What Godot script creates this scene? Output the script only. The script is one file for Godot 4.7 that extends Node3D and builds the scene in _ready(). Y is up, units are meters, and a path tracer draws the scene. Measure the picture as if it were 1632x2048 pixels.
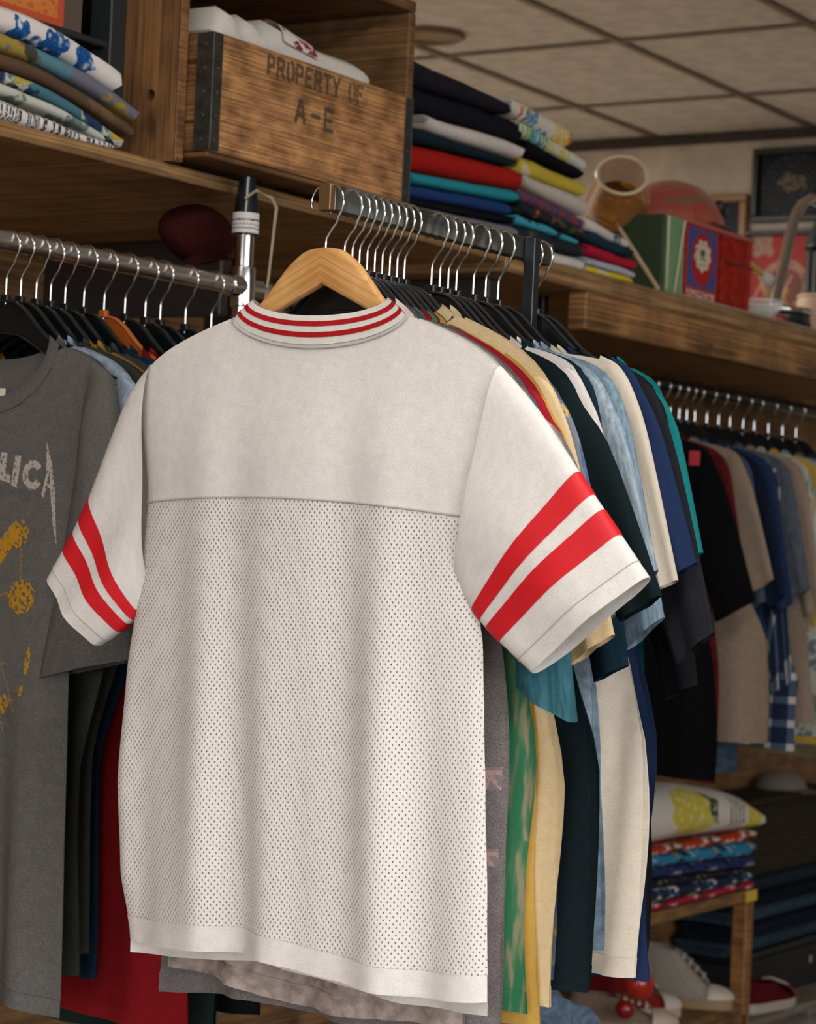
extends Node3D
# A vintage clothing shop: a white jersey with red stripes on a steel display bar, shelves of folded shirts above, racks to both sides.
# x runs from the shelves out into the aisle, -z runs along the shelves away from the camera, y is up. Metres.

const RAIL := Vector3(-1.428, 1.686, 0)      # axis of the steel display bar
const ROD := Vector3(-2.08, 1.69, 0)         # axis of the chrome rod beside it
const FAR := Vector3(-2.25, 1.69, 0)         # axis of the rod of the rack further along
const SHELF := 1.853                         # top of the long wooden shelf
const NTH := ["first", "second", "third", "fourth", "fifth", "sixth", "seventh", "eighth", "ninth", "tenth", "eleventh", "twelfth", "thirteenth", "fourteenth", "fifteenth", "sixteenth", "seventeenth", "eighteenth", "nineteenth", "twentieth"]

var names := {}
var last_spec := {}
var mats := {}
var T := {}
var rng := RandomNumberGenerator.new()
var noise := FastNoiseLite.new()
var hook_mesh: ArrayMesh
var hang_mesh: ArrayMesh
var rim_mesh: ArrayMesh
var clip_mesh: ArrayMesh


# ---------------------------------------------------------------- mesh building
class MB:
	var v := PackedVector3Array()
	var n := PackedVector3Array()
	var uv := PackedVector2Array()
	var ix := PackedInt32Array()

	# f(u, v) returns a Vector3, or [Vector3, Vector2]; wrap joins the normals of the first and last column
	func grid(nu: int, nv: int, f: Callable, wrap := false, flip := false) -> void:
		var base := v.size()
		var w := nu + 1
		for j in nv + 1:
			for i in w:
				var r = f.call(i / float(nu), j / float(nv))
				if r is Array:
					v.append(r[0])
					uv.append(r[1])
				else:
					v.append(r)
					uv.append(Vector2(i / float(nu), j / float(nv)))
				n.append(Vector3.ZERO)
		for j in nv:
			for i in nu:
				var a := base + j * w + i
				var b := a + 1
				var c := a + w
				var d := c + 1
				var t := [a, c, b, b, c, d] if flip else [a, b, c, b, d, c]
				for k in [0, 3]:
					var p: Vector3 = v[t[k]]
					var fn := (v[t[k + 2]] - p).cross(v[t[k + 1]] - p)
					for m in 3:
						ix.append(t[k + m])
						n[t[k + m]] += fn
		if wrap:
			for j in nv + 1:
				var s := n[base + j * w] + n[base + j * w + nu]
				n[base + j * w] = s
				n[base + j * w + nu] = s
		for k in range(base, v.size()):
			n[k] = n[k].normalized() if n[k].length_squared() > 1e-16 else Vector3.UP

	func tri(a: Vector3, b: Vector3, c: Vector3, out: Vector3) -> void:
		var fn := (c - a).cross(b - a)
		if fn.dot(out) < 0:
			var t := b
			b = c
			c = t
			fn = -fn
		var k := v.size()
		for p in [a, b, c]:
			v.append(p)
			n.append(fn.normalized())
			uv.append(Vector2(p.z, p.y))
			ix.append(k)
			k += 1

	func quad(a: Vector3, b: Vector3, c: Vector3, d: Vector3, out: Vector3) -> void:
		tri(a, b, c, out)
		tri(a, c, d, out)

	# a box with chamfered edges
	func box(lo: Vector3, hi: Vector3, b := 0.002) -> void:
		var m := (lo + hi) / 2
		var h := (hi - lo) / 2
		b = minf(b, minf(h.x, minf(h.y, h.z)) * 0.6)
		var q := func(sx, sy, sz, ax) -> Vector3:
			var p := Vector3(h.x - b, h.y - b, h.z - b)
			p[ax] = h[ax]
			return m + Vector3(p.x * sx, p.y * sy, p.z * sz)
		for ax in 3:
			var e := (ax + 1) % 3
			var f := (ax + 2) % 3
			for s in [-1, 1]:
				var c := []
				for st in [[-1, -1], [1, -1], [1, 1], [-1, 1]]:
					var sg := [0, 0, 0]
					sg[ax] = s
					sg[e] = st[0]
					sg[f] = st[1]
					c.append(q.call(sg[0], sg[1], sg[2], ax))
				var o := Vector3.ZERO
				o[ax] = s
				quad(c[0], c[1], c[2], c[3], o)
			# edges between faces e and f, running along ax
			for se in [-1, 1]:
				for sf in [-1, 1]:
					var c2 := []
					for st in [[-1, e], [1, e], [1, f], [-1, f]]:
						var sg2 := [0, 0, 0]
						sg2[ax] = st[0]
						sg2[e] = se
						sg2[f] = sf
						c2.append(q.call(sg2[0], sg2[1], sg2[2], st[1]))
					var o2 := Vector3.ZERO
					o2[e] = se
					o2[f] = sf
					quad(c2[0], c2[1], c2[2], c2[3], o2)
		for sx in [-1, 1]:
			for sy in [-1, 1]:
				for sz in [-1, 1]:
					tri(q.call(sx, sy, sz, 0), q.call(sx, sy, sz, 1), q.call(sx, sy, sz, 2), Vector3(sx, sy, sz))

	# a tube through points; r is a radius or one per point; flat squeezes it along the second axis of its section
	func tube(pts: Array, r, sides := 8, caps := true, squash := 1.0, up := Vector3.ZERO) -> void:
		var fr := []
		var nrm := Vector3.ZERO
		for k in pts.size():
			var t: Vector3 = (pts[mini(k + 1, pts.size() - 1)] - pts[maxi(k - 1, 0)]).normalized()
			if up != Vector3.ZERO:
				nrm = (up - t * up.dot(t)).normalized()
			elif k == 0:
				nrm = t.cross(Vector3(0.31, 0.17, 0.93)).normalized()
			else:
				nrm = (nrm - t * nrm.dot(t)).normalized()
			fr.append([nrm, t.cross(nrm), r[k] if r is Array else r])
		grid(sides, pts.size() - 1, func(a, b):
			var k := int(round(b * (pts.size() - 1)))
			var g: float = a * TAU
			return pts[k] + (fr[k][0] * cos(g) + fr[k][1] * sin(g) * squash) * fr[k][2], true, true)
		if caps:
			for e in [0, pts.size() - 1]:
				var o: Vector3 = (pts[e] - pts[1 if e == 0 else e - 1])
				for i in sides:
					var g0 := i * TAU / sides
					var g1 := (i + 1) * TAU / sides
					var R: float = fr[e][2]
					tri(pts[e], pts[e] + (fr[e][0] * cos(g0) + fr[e][1] * sin(g0) * squash) * R, pts[e] + (fr[e][0] * cos(g1) + fr[e][1] * sin(g1) * squash) * R, o)

	# a turned shape round the y axis; prof holds (radius, height)
	func lathe(prof: Array, seg := 24, at := Vector3.ZERO) -> void:
		grid(seg, prof.size() - 1, func(a, b):
			var p: Vector2 = prof[int(round(b * (prof.size() - 1)))]
			return at + Vector3(p.x * cos(a * TAU), p.y, p.x * sin(a * TAU)), true)

	func ball(c: Vector3, r: Vector3, seg := 12, rings := 8) -> void:
		grid(seg, rings, func(a, b):
			return c + Vector3(sin(b * PI) * cos(a * TAU) * r.x, cos(b * PI) * r.y, sin(b * PI) * sin(a * TAU) * r.z), true, true)

	func mesh() -> ArrayMesh:
		var a := []
		a.resize(Mesh.ARRAY_MAX)
		a[Mesh.ARRAY_VERTEX] = v
		a[Mesh.ARRAY_NORMAL] = n
		a[Mesh.ARRAY_TEX_UV] = uv
		a[Mesh.ARRAY_INDEX] = ix
		var m := ArrayMesh.new()
		m.add_surface_from_arrays(Mesh.PRIMITIVE_TRIANGLES, a)
		return m


# ---------------------------------------------------------------- nodes
func numbered(called: String) -> String:
	var k: int = names.get(called, 0)
	names[called] = k + 1
	return called if k == 0 else "%s_%03d" % [called, k]


func tag(o: Node, label: String, category: String, group := "") -> Node:
	o.set_meta("label", label)
	o.set_meta("category", category)
	if group:
		o.set_meta("group", group)
	return o


func thing(called: String, label: String, category: String, at := Vector3.ZERO, group := "") -> Node3D:
	var o := Node3D.new()
	o.name = numbered(called)
	add_child(o)
	o.position = at
	tag(o, label, category, group)
	return o


func struct(called: String, label: String) -> Node3D:
	var o := Node3D.new()
	o.name = called
	add_child(o)
	o.set_meta("kind", "structure")
	o.set_meta("label", label)
	return o


func part(to: Node, called: String, m: Mesh, mat: Material, label := "") -> MeshInstance3D:
	var o := MeshInstance3D.new()
	o.name = called
	o.mesh = m
	o.material_override = mat
	to.add_child(o, true)
	if label:
		o.set_meta("label", label)
	return o


func boxpart(to: Node, called: String, lo: Vector3, hi: Vector3, mat: Material, bev := 0.002, label := "") -> MeshInstance3D:
	var b := MB.new()
	b.box(Vector3(minf(lo.x, hi.x), minf(lo.y, hi.y), minf(lo.z, hi.z)), Vector3(maxf(lo.x, hi.x), maxf(lo.y, hi.y), maxf(lo.z, hi.z)), bev)
	return part(to, called, b.mesh(), mat, label)


# ---------------------------------------------------------------- textures
func rgb(r: int, g: int, b: int) -> Color:
	return Color(r / 255.0, g / 255.0, b / 255.0)


func to_tex(im: Image) -> ImageTexture:
	return ImageTexture.create_from_image(im)


func grain_tex(size: int, lo: float, speck: float, blotch: float, sd: int) -> ImageTexture:
	var n := FastNoiseLite.new()
	n.seed = sd
	n.frequency = 0.02
	n.fractal_octaves = 4
	var soft := n.get_seamless_image(size, size)
	var im := Image.create(size, size, false, Image.FORMAT_RGB8)
	var r := RandomNumberGenerator.new()
	r.seed = sd
	for y in size:
		for x in size:
			var s := soft.get_pixel(x, y).r - 0.5
			var k := clampf(lo + s * blotch + r.randf_range(-speck, speck), 0, 1)
			im.set_pixel(x, y, Color(k, k, k))
	return to_tex(im)


# grain of wood running along u (the image's x)
func wood_im(w: int, h: int, dark: Color, light: Color, sd: int, stretch := 14.0, knots := 0) -> Image:
	var n := FastNoiseLite.new()
	n.seed = sd
	n.frequency = 0.05
	n.fractal_octaves = 4
	var m := FastNoiseLite.new()
	m.seed = sd + 7
	m.frequency = 0.008
	m.fractal_octaves = 3
	var im := Image.create(w, h, false, Image.FORMAT_RGB8)
	var kn := []
	var r := RandomNumberGenerator.new()
	r.seed = sd
	for k in knots:
		kn.append(Vector2(r.randf() * w, r.randf() * h))
	for y in h:
		for x in w:
			var fx := minf(x, w - x) * 1.0
			var bend := 0.0
			var dk := 0.0
			for k in kn:
				var d := Vector2((x - k.x) / 2.2, y - k.y).length()
				bend += 10.0 * exp(-d / 16.0) * signf(y - k.y)
				dk += exp(-d * d / 60.0)
			var g := n.get_noise_2d(fx / stretch, y * 2.6 + bend) * 0.55 + n.get_noise_2d(fx / (stretch * 2.0) + 300, y * 8.0 + bend) * 0.8
			var p := m.get_noise_2d(fx, y * 1.4)
			var k2 := clampf(0.55 + g * 0.75 + p * 0.42 - dk * 0.7, 0, 1)
			im.set_pixel(x, y, dark.lerp(light, k2))
	return im


# a line of paint, worn through where the noise says so
func stroke(im: Image, a: Vector2, b: Vector2, w: float, c: Color, wear := 0.0, sharp := false) -> void:
	var lo := Vector2(minf(a.x, b.x), minf(a.y, b.y)) - Vector2(w, w)
	var hi := Vector2(maxf(a.x, b.x), maxf(a.y, b.y)) + Vector2(w, w)
	var ab := b - a
	var ll := maxf(ab.length_squared(), 1e-6)
	for y in range(maxi(0, int(lo.y)), mini(im.get_height(), int(hi.y) + 2)):
		for x in range(maxi(0, int(lo.x)), mini(im.get_width(), int(hi.x) + 2)):
			var p := Vector2(x, y)
			var t := (p - a).dot(ab) / ll
			if sharp and (t < 0 or t > 1):
				continue
			var d := p.distance_to(a + ab * clampf(t, 0, 1)) - w / 2
			if d < 0.7:
				var k := clampf(0.7 - d, 0, 1)
				if wear > 0:
					k *= clampf(1.25 + noise.get_noise_2d(x * 9.0, y * 9.0) * 2.2 - wear * 1.6, 0, 1)
				im.set_pixel(x, y, im.get_pixel(x, y).lerp(c, k))


func fill(im: Image, poly: PackedVector2Array, c: Color, wear := 0.0, sc := 3.5) -> void:
	var lo := poly[0]
	var hi := poly[0]
	for p in poly:
		lo = lo.min(p)
		hi = hi.max(p)
	for y in range(maxi(0, int(lo.y)), mini(im.get_height() - 1, int(hi.y)) + 1):
		var xs := []
		for k in poly.size():
			var p := poly[k]
			var q := poly[(k + 1) % poly.size()]
			if (p.y <= y + 0.5) != (q.y <= y + 0.5):
				xs.append(p.x + (y + 0.5 - p.y) / (q.y - p.y) * (q.x - p.x))
		xs.sort()
		for k in range(0, xs.size() - 1, 2):
			for x in range(maxi(0, int(round(xs[k]))), mini(im.get_width(), int(round(xs[k + 1])))):
				var t := 1.0
				if wear > 0:
					t = clampf(1.65 + noise.get_noise_2d(x * sc, y * sc) * 2.4 - wear * 1.7, 0, 1)
				im.set_pixel(x, y, im.get_pixel(x, y).lerp(c, t))


func oval(im: Image, c: Vector2, r: Vector2, col: Color, wear := 0.0, turn := 0.0, wob := 0.0, lobes := 8.0) -> void:
	var p := PackedVector2Array()
	for k in 40:
		var g := k * TAU / 40
		p.append(c + (Vector2(cos(g) * r.x, sin(g) * r.y) * (1.0 + wob * sin(g * lobes))).rotated(turn))
	fill(im, p, col, wear)


# a printed cloth: blots, bars and letter-like strokes in cols on bg
func print_tex(sd: int, bg: Color, cols: Array, how: String, count := 14) -> ImageTexture:
	var s := 160
	var im := Image.create(s, s, false, Image.FORMAT_RGB8)
	im.fill(bg)
	var r := RandomNumberGenerator.new()
	r.seed = sd
	for k in count:
		var c: Color = cols[r.randi() % cols.size()]
		var p := Vector2(r.randf() * s, r.randf() * s)
		if how == "blots":
			oval(im, p, Vector2(r.randf_range(6, 26), r.randf_range(5, 16)), c, 0.25, r.randf() * PI, 0.18, 3 + r.randi() % 5)
		elif how == "letters":
			var h := r.randf_range(40, 120)
			for q in 3:
				stroke(im, p + Vector2(q * 9, -h / 2), p + Vector2(q * 9 + r.randf_range(-4, 4), h / 2), 4.5, c, 0.2)
			stroke(im, p, p + Vector2(20, r.randf_range(-12, 12)), 5, c, 0.1)
		elif how == "rings":
			for q in 2:
				var x := k * s / float(count) + q * 4.0
				stroke(im, Vector2(x, 0), Vector2(x + r.randf_range(-5, 5), s), r.randf_range(1.5, 4.0), c, 0.15)
		else:
			stroke(im, p, p + Vector2(r.randf_range(-30, 30), r.randf_range(-30, 30)), r.randf_range(3, 9), c, 0.2)
	for k in 2600:
		var x := r.randi() % s
		var y := r.randi() % s
		im.set_pixel(x, y, im.get_pixel(x, y).lerp(bg, 0.35))
	return to_tex(im)


# ---------------------------------------------------------------- materials
func plain(c: Color, rough := 0.8, metal := 0.0, spec := 0.5) -> StandardMaterial3D:
	var key := "p%s%s%s%s" % [c, rough, metal, spec]
	if not mats.has(key):
		var m := StandardMaterial3D.new()
		m.albedo_color = c
		m.roughness = rough
		m.metallic = metal
		m.metallic_specular = spec
		mats[key] = m
	return mats[key]


func cloth(c: Color, kind := "cotton", rough := 1.0) -> StandardMaterial3D:
	var key := "c%s%s" % [c, kind]
	if not mats.has(key):
		var m := StandardMaterial3D.new()
		m.albedo_color = c
		m.albedo_texture = T[kind]
		m.roughness = rough
		m.metallic_specular = 0.18
		m.uv1_scale = Vector3(9, 9, 9)
		m.heightmap_enabled = true
		m.heightmap_texture = T["weave"]
		m.heightmap_scale = 0.035
		mats[key] = m
	return mats[key]


func printed(t: Texture2D, sc := Vector3(4, 4, 4)) -> StandardMaterial3D:
	var m := StandardMaterial3D.new()
	m.albedo_texture = t
	m.roughness = 0.95
	m.metallic_specular = 0.2
	m.uv1_scale = sc
	return m


func wood(key: String, sc := Vector3(2, 2, 2), rough := 0.62, tint := Color.WHITE) -> StandardMaterial3D:
	var id := "w%s%s%s%s" % [key, sc, rough, tint]
	if not mats.has(id):
		var m := StandardMaterial3D.new()
		m.albedo_texture = T[key]
		m.albedo_color = tint
		m.roughness = rough
		m.metallic_specular = 0.4
		m.uv1_triplanar = true
		m.uv1_world_triplanar = true
		m.uv1_scale = sc
		m.heightmap_enabled = true
		m.heightmap_texture = T[key]
		m.heightmap_scale = 0.06
		mats[id] = m
	return mats[id]


# ---------------------------------------------------------------- hung shirts
func curve_at(p: Array, t: float) -> Vector2:      # Catmull-Rom through p
	var f := clampf(t, 0, 1) * (p.size() - 1)
	var k := mini(int(f), p.size() - 2)
	var u := f - k
	var p0: Vector2 = p[maxi(k - 1, 0)]
	var p1: Vector2 = p[k]
	var p2: Vector2 = p[k + 1]
	var p3: Vector2 = p[mini(k + 2, p.size() - 1)]
	return p1.cubic_interpolate(p2, p0, p3, u)


func edge(e: Array, y: float) -> float:            # half width at height y; e holds (half width, y), going down
	if y >= e[0].y:
		return e[0].x
	for k in e.size() - 1:
		if y >= e[k + 1].y:
			var t: float = (e[k].y - y) / (e[k].y - e[k + 1].y)
			return lerpf(e[k].x, e[k + 1].x, t * t * (3 - 2 * t) * 0.5 + t * 0.5)
	return e[-1].x


func fold(s: Dictionary, x: float, y: float) -> float:
	var z := 0.0
	for w in s.folds:
		z += w[0] * sin(x * w[1] + w[2] + y * w[3])
	return z


func sheet_z(s: Dictionary, side: int, x: float, y: float) -> float:
	var l := edge(s.le, y)
	var r := edge(s.re, y)
	var u := clampf((x + l) / (l + r) * 2 - 1, -1, 1)
	var prof := pow(maxf(0.0, 1 - u * u), 0.55)
	var down: float = s.ny - y
	var d := lerpf(0.009, s.tn if side > 0 else s.tf, smoothstep(0.0, 0.17, down))
	var k := smoothstep(s.get("fold_from", 0.02), s.get("fold_full", 0.55), down)
	var f: float = fold(s, x, y) * k * (s.get("edge_fold", 0.65) + (1.0 - s.get("edge_fold", 0.65)) * prof)
	return side * d * prof + f * (1.0 if side > 0 else 0.7)


func neck_y(s: Dictionary, side: int, x: float) -> float:
	var q := clampf(x / s.nw, -1, 1)
	return s.ny - (s.near_drop if side > 0 else s.far_drop) * pow(maxf(0.0, 1 - q * q), 0.62)


func top_y(s: Dictionary, side: int, x: float) -> float:
	if absf(x) <= s.nw:
		return neck_y(s, side, x)
	var tip: Vector2 = s.ls if x < 0 else s.rs
	var t := clampf((absf(x) - s.nw) / (tip.x - s.nw), 0, 1)
	return lerpf(s.ny, tip.y, t * 0.75 + t * t * t * 0.25) - s.get("tip_drop", 0.014) * pow(t, 6.0)


func hem_y(s: Dictionary, x: float) -> float:
	return s.hem + s.get("hem_tilt", 0.0) * x + 0.006 * sin(x * 17.0 + s.hem * 90.0)


# one side of a shirt between heights y0(x) and y1(x)
func sheet(b: MB, s: Dictionary, side: int, y0: Callable, y1: Callable, nu := 30, nv := 26, lift := 0.0, drop := 0.0) -> void:
	b.grid(nu, nv, func(a, t):
		var q: float = a * 2 - 1
		q = signf(q) * pow(absf(q), 0.85)
		var xt: float = q * (s.ls.x if q < 0 else s.rs.x)
		var ya: float = y0.call(xt)
		var yb: float = y1.call(xt) - drop
		var y := lerpf(ya, yb, t)
		var x: float = q * (edge(s.le, y) if q < 0 else edge(s.re, y)) * (1.0 + s.get("wob", 0.0) * sin(y * 15.0 + s.hem * 70.0) * smoothstep(0.25, 0.5, s.ny - y))
		return [Vector3(x, y, sheet_z(s, side, x, y) + side * lift), Vector2(x + 0.5, -y)], false, side < 0)


func sleeve_ring(v: Dictionary, q: float) -> Array:   # q 0 at the cuff, 1 at the shoulder
	var a := curve_at(v.up, 1.0 - q)
	var b := curve_at(v.low, (1.0 - q) * (1.0 - q))
	var d: float = lerpf(v.d0, v.d1, q) * (1.0 - v.get("close", 0.0) * smoothstep(0.72, 1.0, q))
	return [(a + b) / 2, (a - b) / 2, d]


func sleeve_point(v: Dictionary, q: float, g: float, lift := 0.0) -> Vector3:
	var r := sleeve_ring(v, q)
	var c: Vector2 = r[0]
	var h: Vector2 = r[1]
	var ca := cos(g)
	var sa := sin(g)
	var sz := signf(sa) * pow(absf(sa), 0.7)
	var p := c + h * ca
	var wv: float = v.wave * sin(ca * v.wk + v.wp + q * 2.4) * absf(sa) * (1.0 - q * 0.55)
	var o := h.normalized() * ca * lift
	return Vector3(p.x + o.x, p.y + o.y, (r[2] + lift) * sz + wv + v.z)


func sleeve_tube(b: MB, v: Dictionary, q0: float, q1: float, lift := 0.0, nr := 14, ns := 26, flip := false) -> void:
	b.grid(ns, nr, func(a, t):
		var q := lerpf(q0, q1, t)
		var p := sleeve_point(v, q, a * TAU, lift)
		return [p, Vector2(a * 0.4, q * 0.25)], true, flip)


func cuff(b: MB, v: Dictionary, flip := false) -> void:   # the turned-in hem of a sleeve
	b.grid(26, 3, func(a, t):
		return [sleeve_point(v, 0.1 * sin(t * 1.2), a * TAU, [0.0, -0.001, -0.0022, -0.003][int(round(t * 3))]), Vector2(a * 0.4, t * 0.02)], true, not flip)


func collar_point(s: Dictionary, g: float, t: float, lift := 0.0) -> Vector3:
	var side := 1 if sin(g) >= 0 else -1
	var x: float = s.nw * cos(g)
	var y := neck_y(s, side, x)
	var w: float = s.rib
	var mid := absf(sin(g))
	var z := sheet_z(s, side, x, y)
	var inn := Vector3(-cos(g) * w * (0.8 - 0.45 * mid), w * (0.62 + 0.4 * mid), 0)
	var bulge := sin(t * PI) * 0.0016 + lift
	return Vector3(x, y, z) + inn * t + Vector3(cos(g) * bulge, 0, side * (bulge + 0.002) * (0.3 + 0.7 * mid)) + Vector3(0, 0, -side * 0.004 * t * mid)


func collar_band(b: MB, s: Dictionary, t0: float, t1: float, lift := 0.0) -> void:
	b.grid(64, 5, func(a, t):
		return [collar_point(s, a * TAU, lerpf(t0, t1, t), lift), Vector2(a, t * 0.05)], true, true)


func shirt_parts(o: Node3D, s: Dictionary, body: Material, sleeves: Material, rib: Material, fine := false) -> void:
	var b := MB.new()
	var hem := func(x): return hem_y(s, x) + 0.022
	var hem1 := func(x): return hem_y(s, x)
	for side in [1, -1]:
		sheet(b, s, side, func(x): return top_y(s, side, x), hem, 32 if fine else 26, 24 if fine else 18)
	part(o, "body", b.mesh(), body)
	var h := MB.new()
	for side in [1, -1]:
		sheet(h, s, side, hem, hem1, 32 if fine else 26, 2, 0.0011, 0.0)
	part(o, "hem", h.mesh(), body)
	for v in [s.sl, s.sr]:
		var c := MB.new()
		var fl: bool = v.up[0].x < 0
		sleeve_tube(c, v, 0.0, 1.0, 0.0, 18 if fine else 14, 24 if fine else 18, not fl)
		cuff(c, v, not fl)
		part(o, "sleeve", c.mesh(), sleeves)
	var k := MB.new()
	collar_band(k, s, 0.0, 1.0)
	part(o, "collar", k.mesh(), rib)


# a plain hung tee; the points are for its right side: shoulder tip, sleeve tip, lower corner of the cuff, hem corner
func tee(label: String, at: Vector3, c: Color, tip: Vector2, cuff_out: Vector2, cuff_in: Vector2, hem: Vector2, group: String, opt := {}) -> Node3D:
	var o := thing(opt.get("name", "hanging_shirt"), label, "shirt", at, group)
	o.rotation.y = opt.get("turn", 0.0)
	rng.seed = hash(label)
	var ap := Vector2(minf(tip.x - 0.02, cuff_in.x), lerpf(tip.y, cuff_in.y, 0.62))
	var lx: float = opt.get("left_reach", 0.25)
	var lt := Vector2(minf(cuff_out.x, lx), cuff_out.y - 0.01)
	var lb := Vector2(minf(cuff_in.x - 0.01, lx - 0.05), cuff_in.y - 0.01)
	var mid := Vector2(tip.x + (cuff_out.x - tip.x) * 0.42, lerpf(tip.y, cuff_out.y, 0.36))
	var lmid := Vector2(tip.x + (lt.x - tip.x) * 0.42, lerpf(tip.y, lt.y, 0.36))
	var d0: float = opt.get("sleeve_depth", 0.009)
	var hx: float = hem.x
	var s := {
		"nw": opt.get("neck", 0.09), "ny": opt.get("neck_y", -0.122), "near_drop": opt.get("near_drop", 0.03), "far_drop": opt.get("far_drop", 0.09), "rib": 0.019,
		"ls": Vector2(tip.x, tip.y), "rs": tip, "tn": opt.get("depth", 0.008), "tf": 0.006, "hem": hem.y, "hem_tilt": rng.randf_range(-0.04, 0.04), "wob": rng.randf_range(0.015, 0.035),
		"le": [Vector2(tip.x, tip.y - 0.01), Vector2(tip.x - 0.035, ap.y), Vector2(minf(hx, 0.2), lerpf(ap.y, hem.y, 0.5)), Vector2(minf(hx, 0.21), hem.y)],
		"re": [Vector2(tip.x, tip.y - 0.01), Vector2(tip.x - 0.035, ap.y), Vector2(opt.get("waist", hx - 0.01), lerpf(ap.y, hem.y, 0.5)), Vector2(hx, hem.y)],
		"folds": opt["folds"] if opt.has("folds") else [[opt.get("fold", 0.004), rng.randf_range(38, 52), rng.randf() * TAU, rng.randf_range(-3, 3)], [0.002, rng.randf_range(70, 100), rng.randf() * TAU, rng.randf_range(-4, 4)]],
		"sr": {"up": [Vector2(tip.x - 0.035, tip.y + 0.011), Vector2(tip.x - 0.010, tip.y - 0.002), Vector2(tip.x + 0.010, tip.y - 0.032), mid, cuff_out], "low": [ap + Vector2(-0.03, 0.0), ap.lerp(cuff_in, 0.5), cuff_in], "d0": d0, "d1": 0.011, "close": 0.75, "wave": 0.004, "wk": rng.randf_range(3, 6), "wp": rng.randf() * TAU, "z": 0.0},
		"sl": {"up": [Vector2(-tip.x + 0.035, tip.y + 0.011), Vector2(-tip.x + 0.010, tip.y - 0.002), Vector2(-tip.x - 0.010, tip.y - 0.032), Vector2(-lmid.x, lmid.y), Vector2(-lt.x, lt.y)], "low": [Vector2(-ap.x + 0.03, ap.y), Vector2(-(ap.x + lb.x) / 2, (ap.y + lb.y) / 2), Vector2(-lb.x, lb.y)], "d0": d0, "d1": 0.011, "close": 0.75, "wave": 0.004, "wk": rng.randf_range(3, 6), "wp": rng.randf() * TAU, "z": 0.0},
	}
	var kind: String = opt.get("kind", "cotton")
	var m: Material = opt.get("mat", cloth(c, kind))
	last_spec = s
	shirt_parts(o, s, m, opt.get("sleeve_mat", m), opt.get("rib_mat", m), opt.get("fine", false))
	return o


# ---------------------------------------------------------------- hangers
func build_hanger_meshes() -> void:
	var b := MB.new()
	var p := []
	for k in 4:
		p.append(Vector3(0, -0.085 + k * 0.012, 0))
	p.append(Vector3(0.001, -0.043, 0))
	p.append(Vector3(0.006, -0.035, 0))
	p.append(Vector3(0.0125, -0.0275, 0))
	var c := Vector3(0, -0.0055, 0)
	for k in 17:
		var g := deg_to_rad(lerpf(-42, 196, k / 16.0))
		p.append(c + Vector3(cos(g), sin(g), 0) * 0.0206)
	b.tube(p, 0.0015, 8)
	hook_mesh = b.mesh()
	var top := [Vector2(0, -0.077), Vector2(0.018, -0.079), Vector2(0.034, -0.088), Vector2(0.05, -0.103), Vector2(0.07, -0.121), Vector2(0.1, -0.139), Vector2(0.14, -0.160), Vector2(0.172, -0.176)]
	var low := [Vector2(0, -0.118), Vector2(0.018, -0.119), Vector2(0.034, -0.124), Vector2(0.05, -0.132), Vector2(0.07, -0.143), Vector2(0.1, -0.157), Vector2(0.14, -0.174), Vector2(0.172, -0.184)]
	var body := MB.new()
	body.grid(12, 36, func(a, t):
		var sx := -1.0 if t < 0.5 else 1.0
		var f := absf(t - 0.5) * 2
		var u := curve_at(top, f)
		var l := curve_at(low, f)
		var g: float = a * TAU
		return Vector3(sx * u.x, lerpf(l.y, u.y, 0.5 + 0.5 * sin(g)), cos(g) * 0.0022), true)
	hang_mesh = body.mesh()
	var rim := MB.new()
	for e in [top, low]:
		var path := []
		for k in 41:
			var f := (k - 20) / 20.0
			var u := curve_at(e, absf(f))
			path.append(Vector3(signf(f) * u.x, u.y, 0))
		rim.tube(path, 0.0048, 8, true, 0.42, Vector3(0, 0, 1))
	rim_mesh = rim.mesh()
	var clip := MB.new()
	clip.box(Vector3(-0.0065, -0.0775, -0.0045), Vector3(0.0065, -0.068, 0.0045), 0.0015)
	clip_mesh = clip.mesh()


func hanger(label: String, at: Vector3, group: String, color: Color, turn := 0.0, called := "plastic_hanger") -> Node3D:
	var o := thing(called, label, "hanger", at, group)
	o.rotation.y = turn
	part(o, "body", hang_mesh, plain(color, 0.3))
	part(o, "rim", rim_mesh, plain(color.lightened(0.06), 0.14))
	part(o, "hook", hook_mesh, mats["chrome"], "chrome wire hook")
	part(o, "clip", clip_mesh, plain(color, 0.35))
	return o


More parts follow.
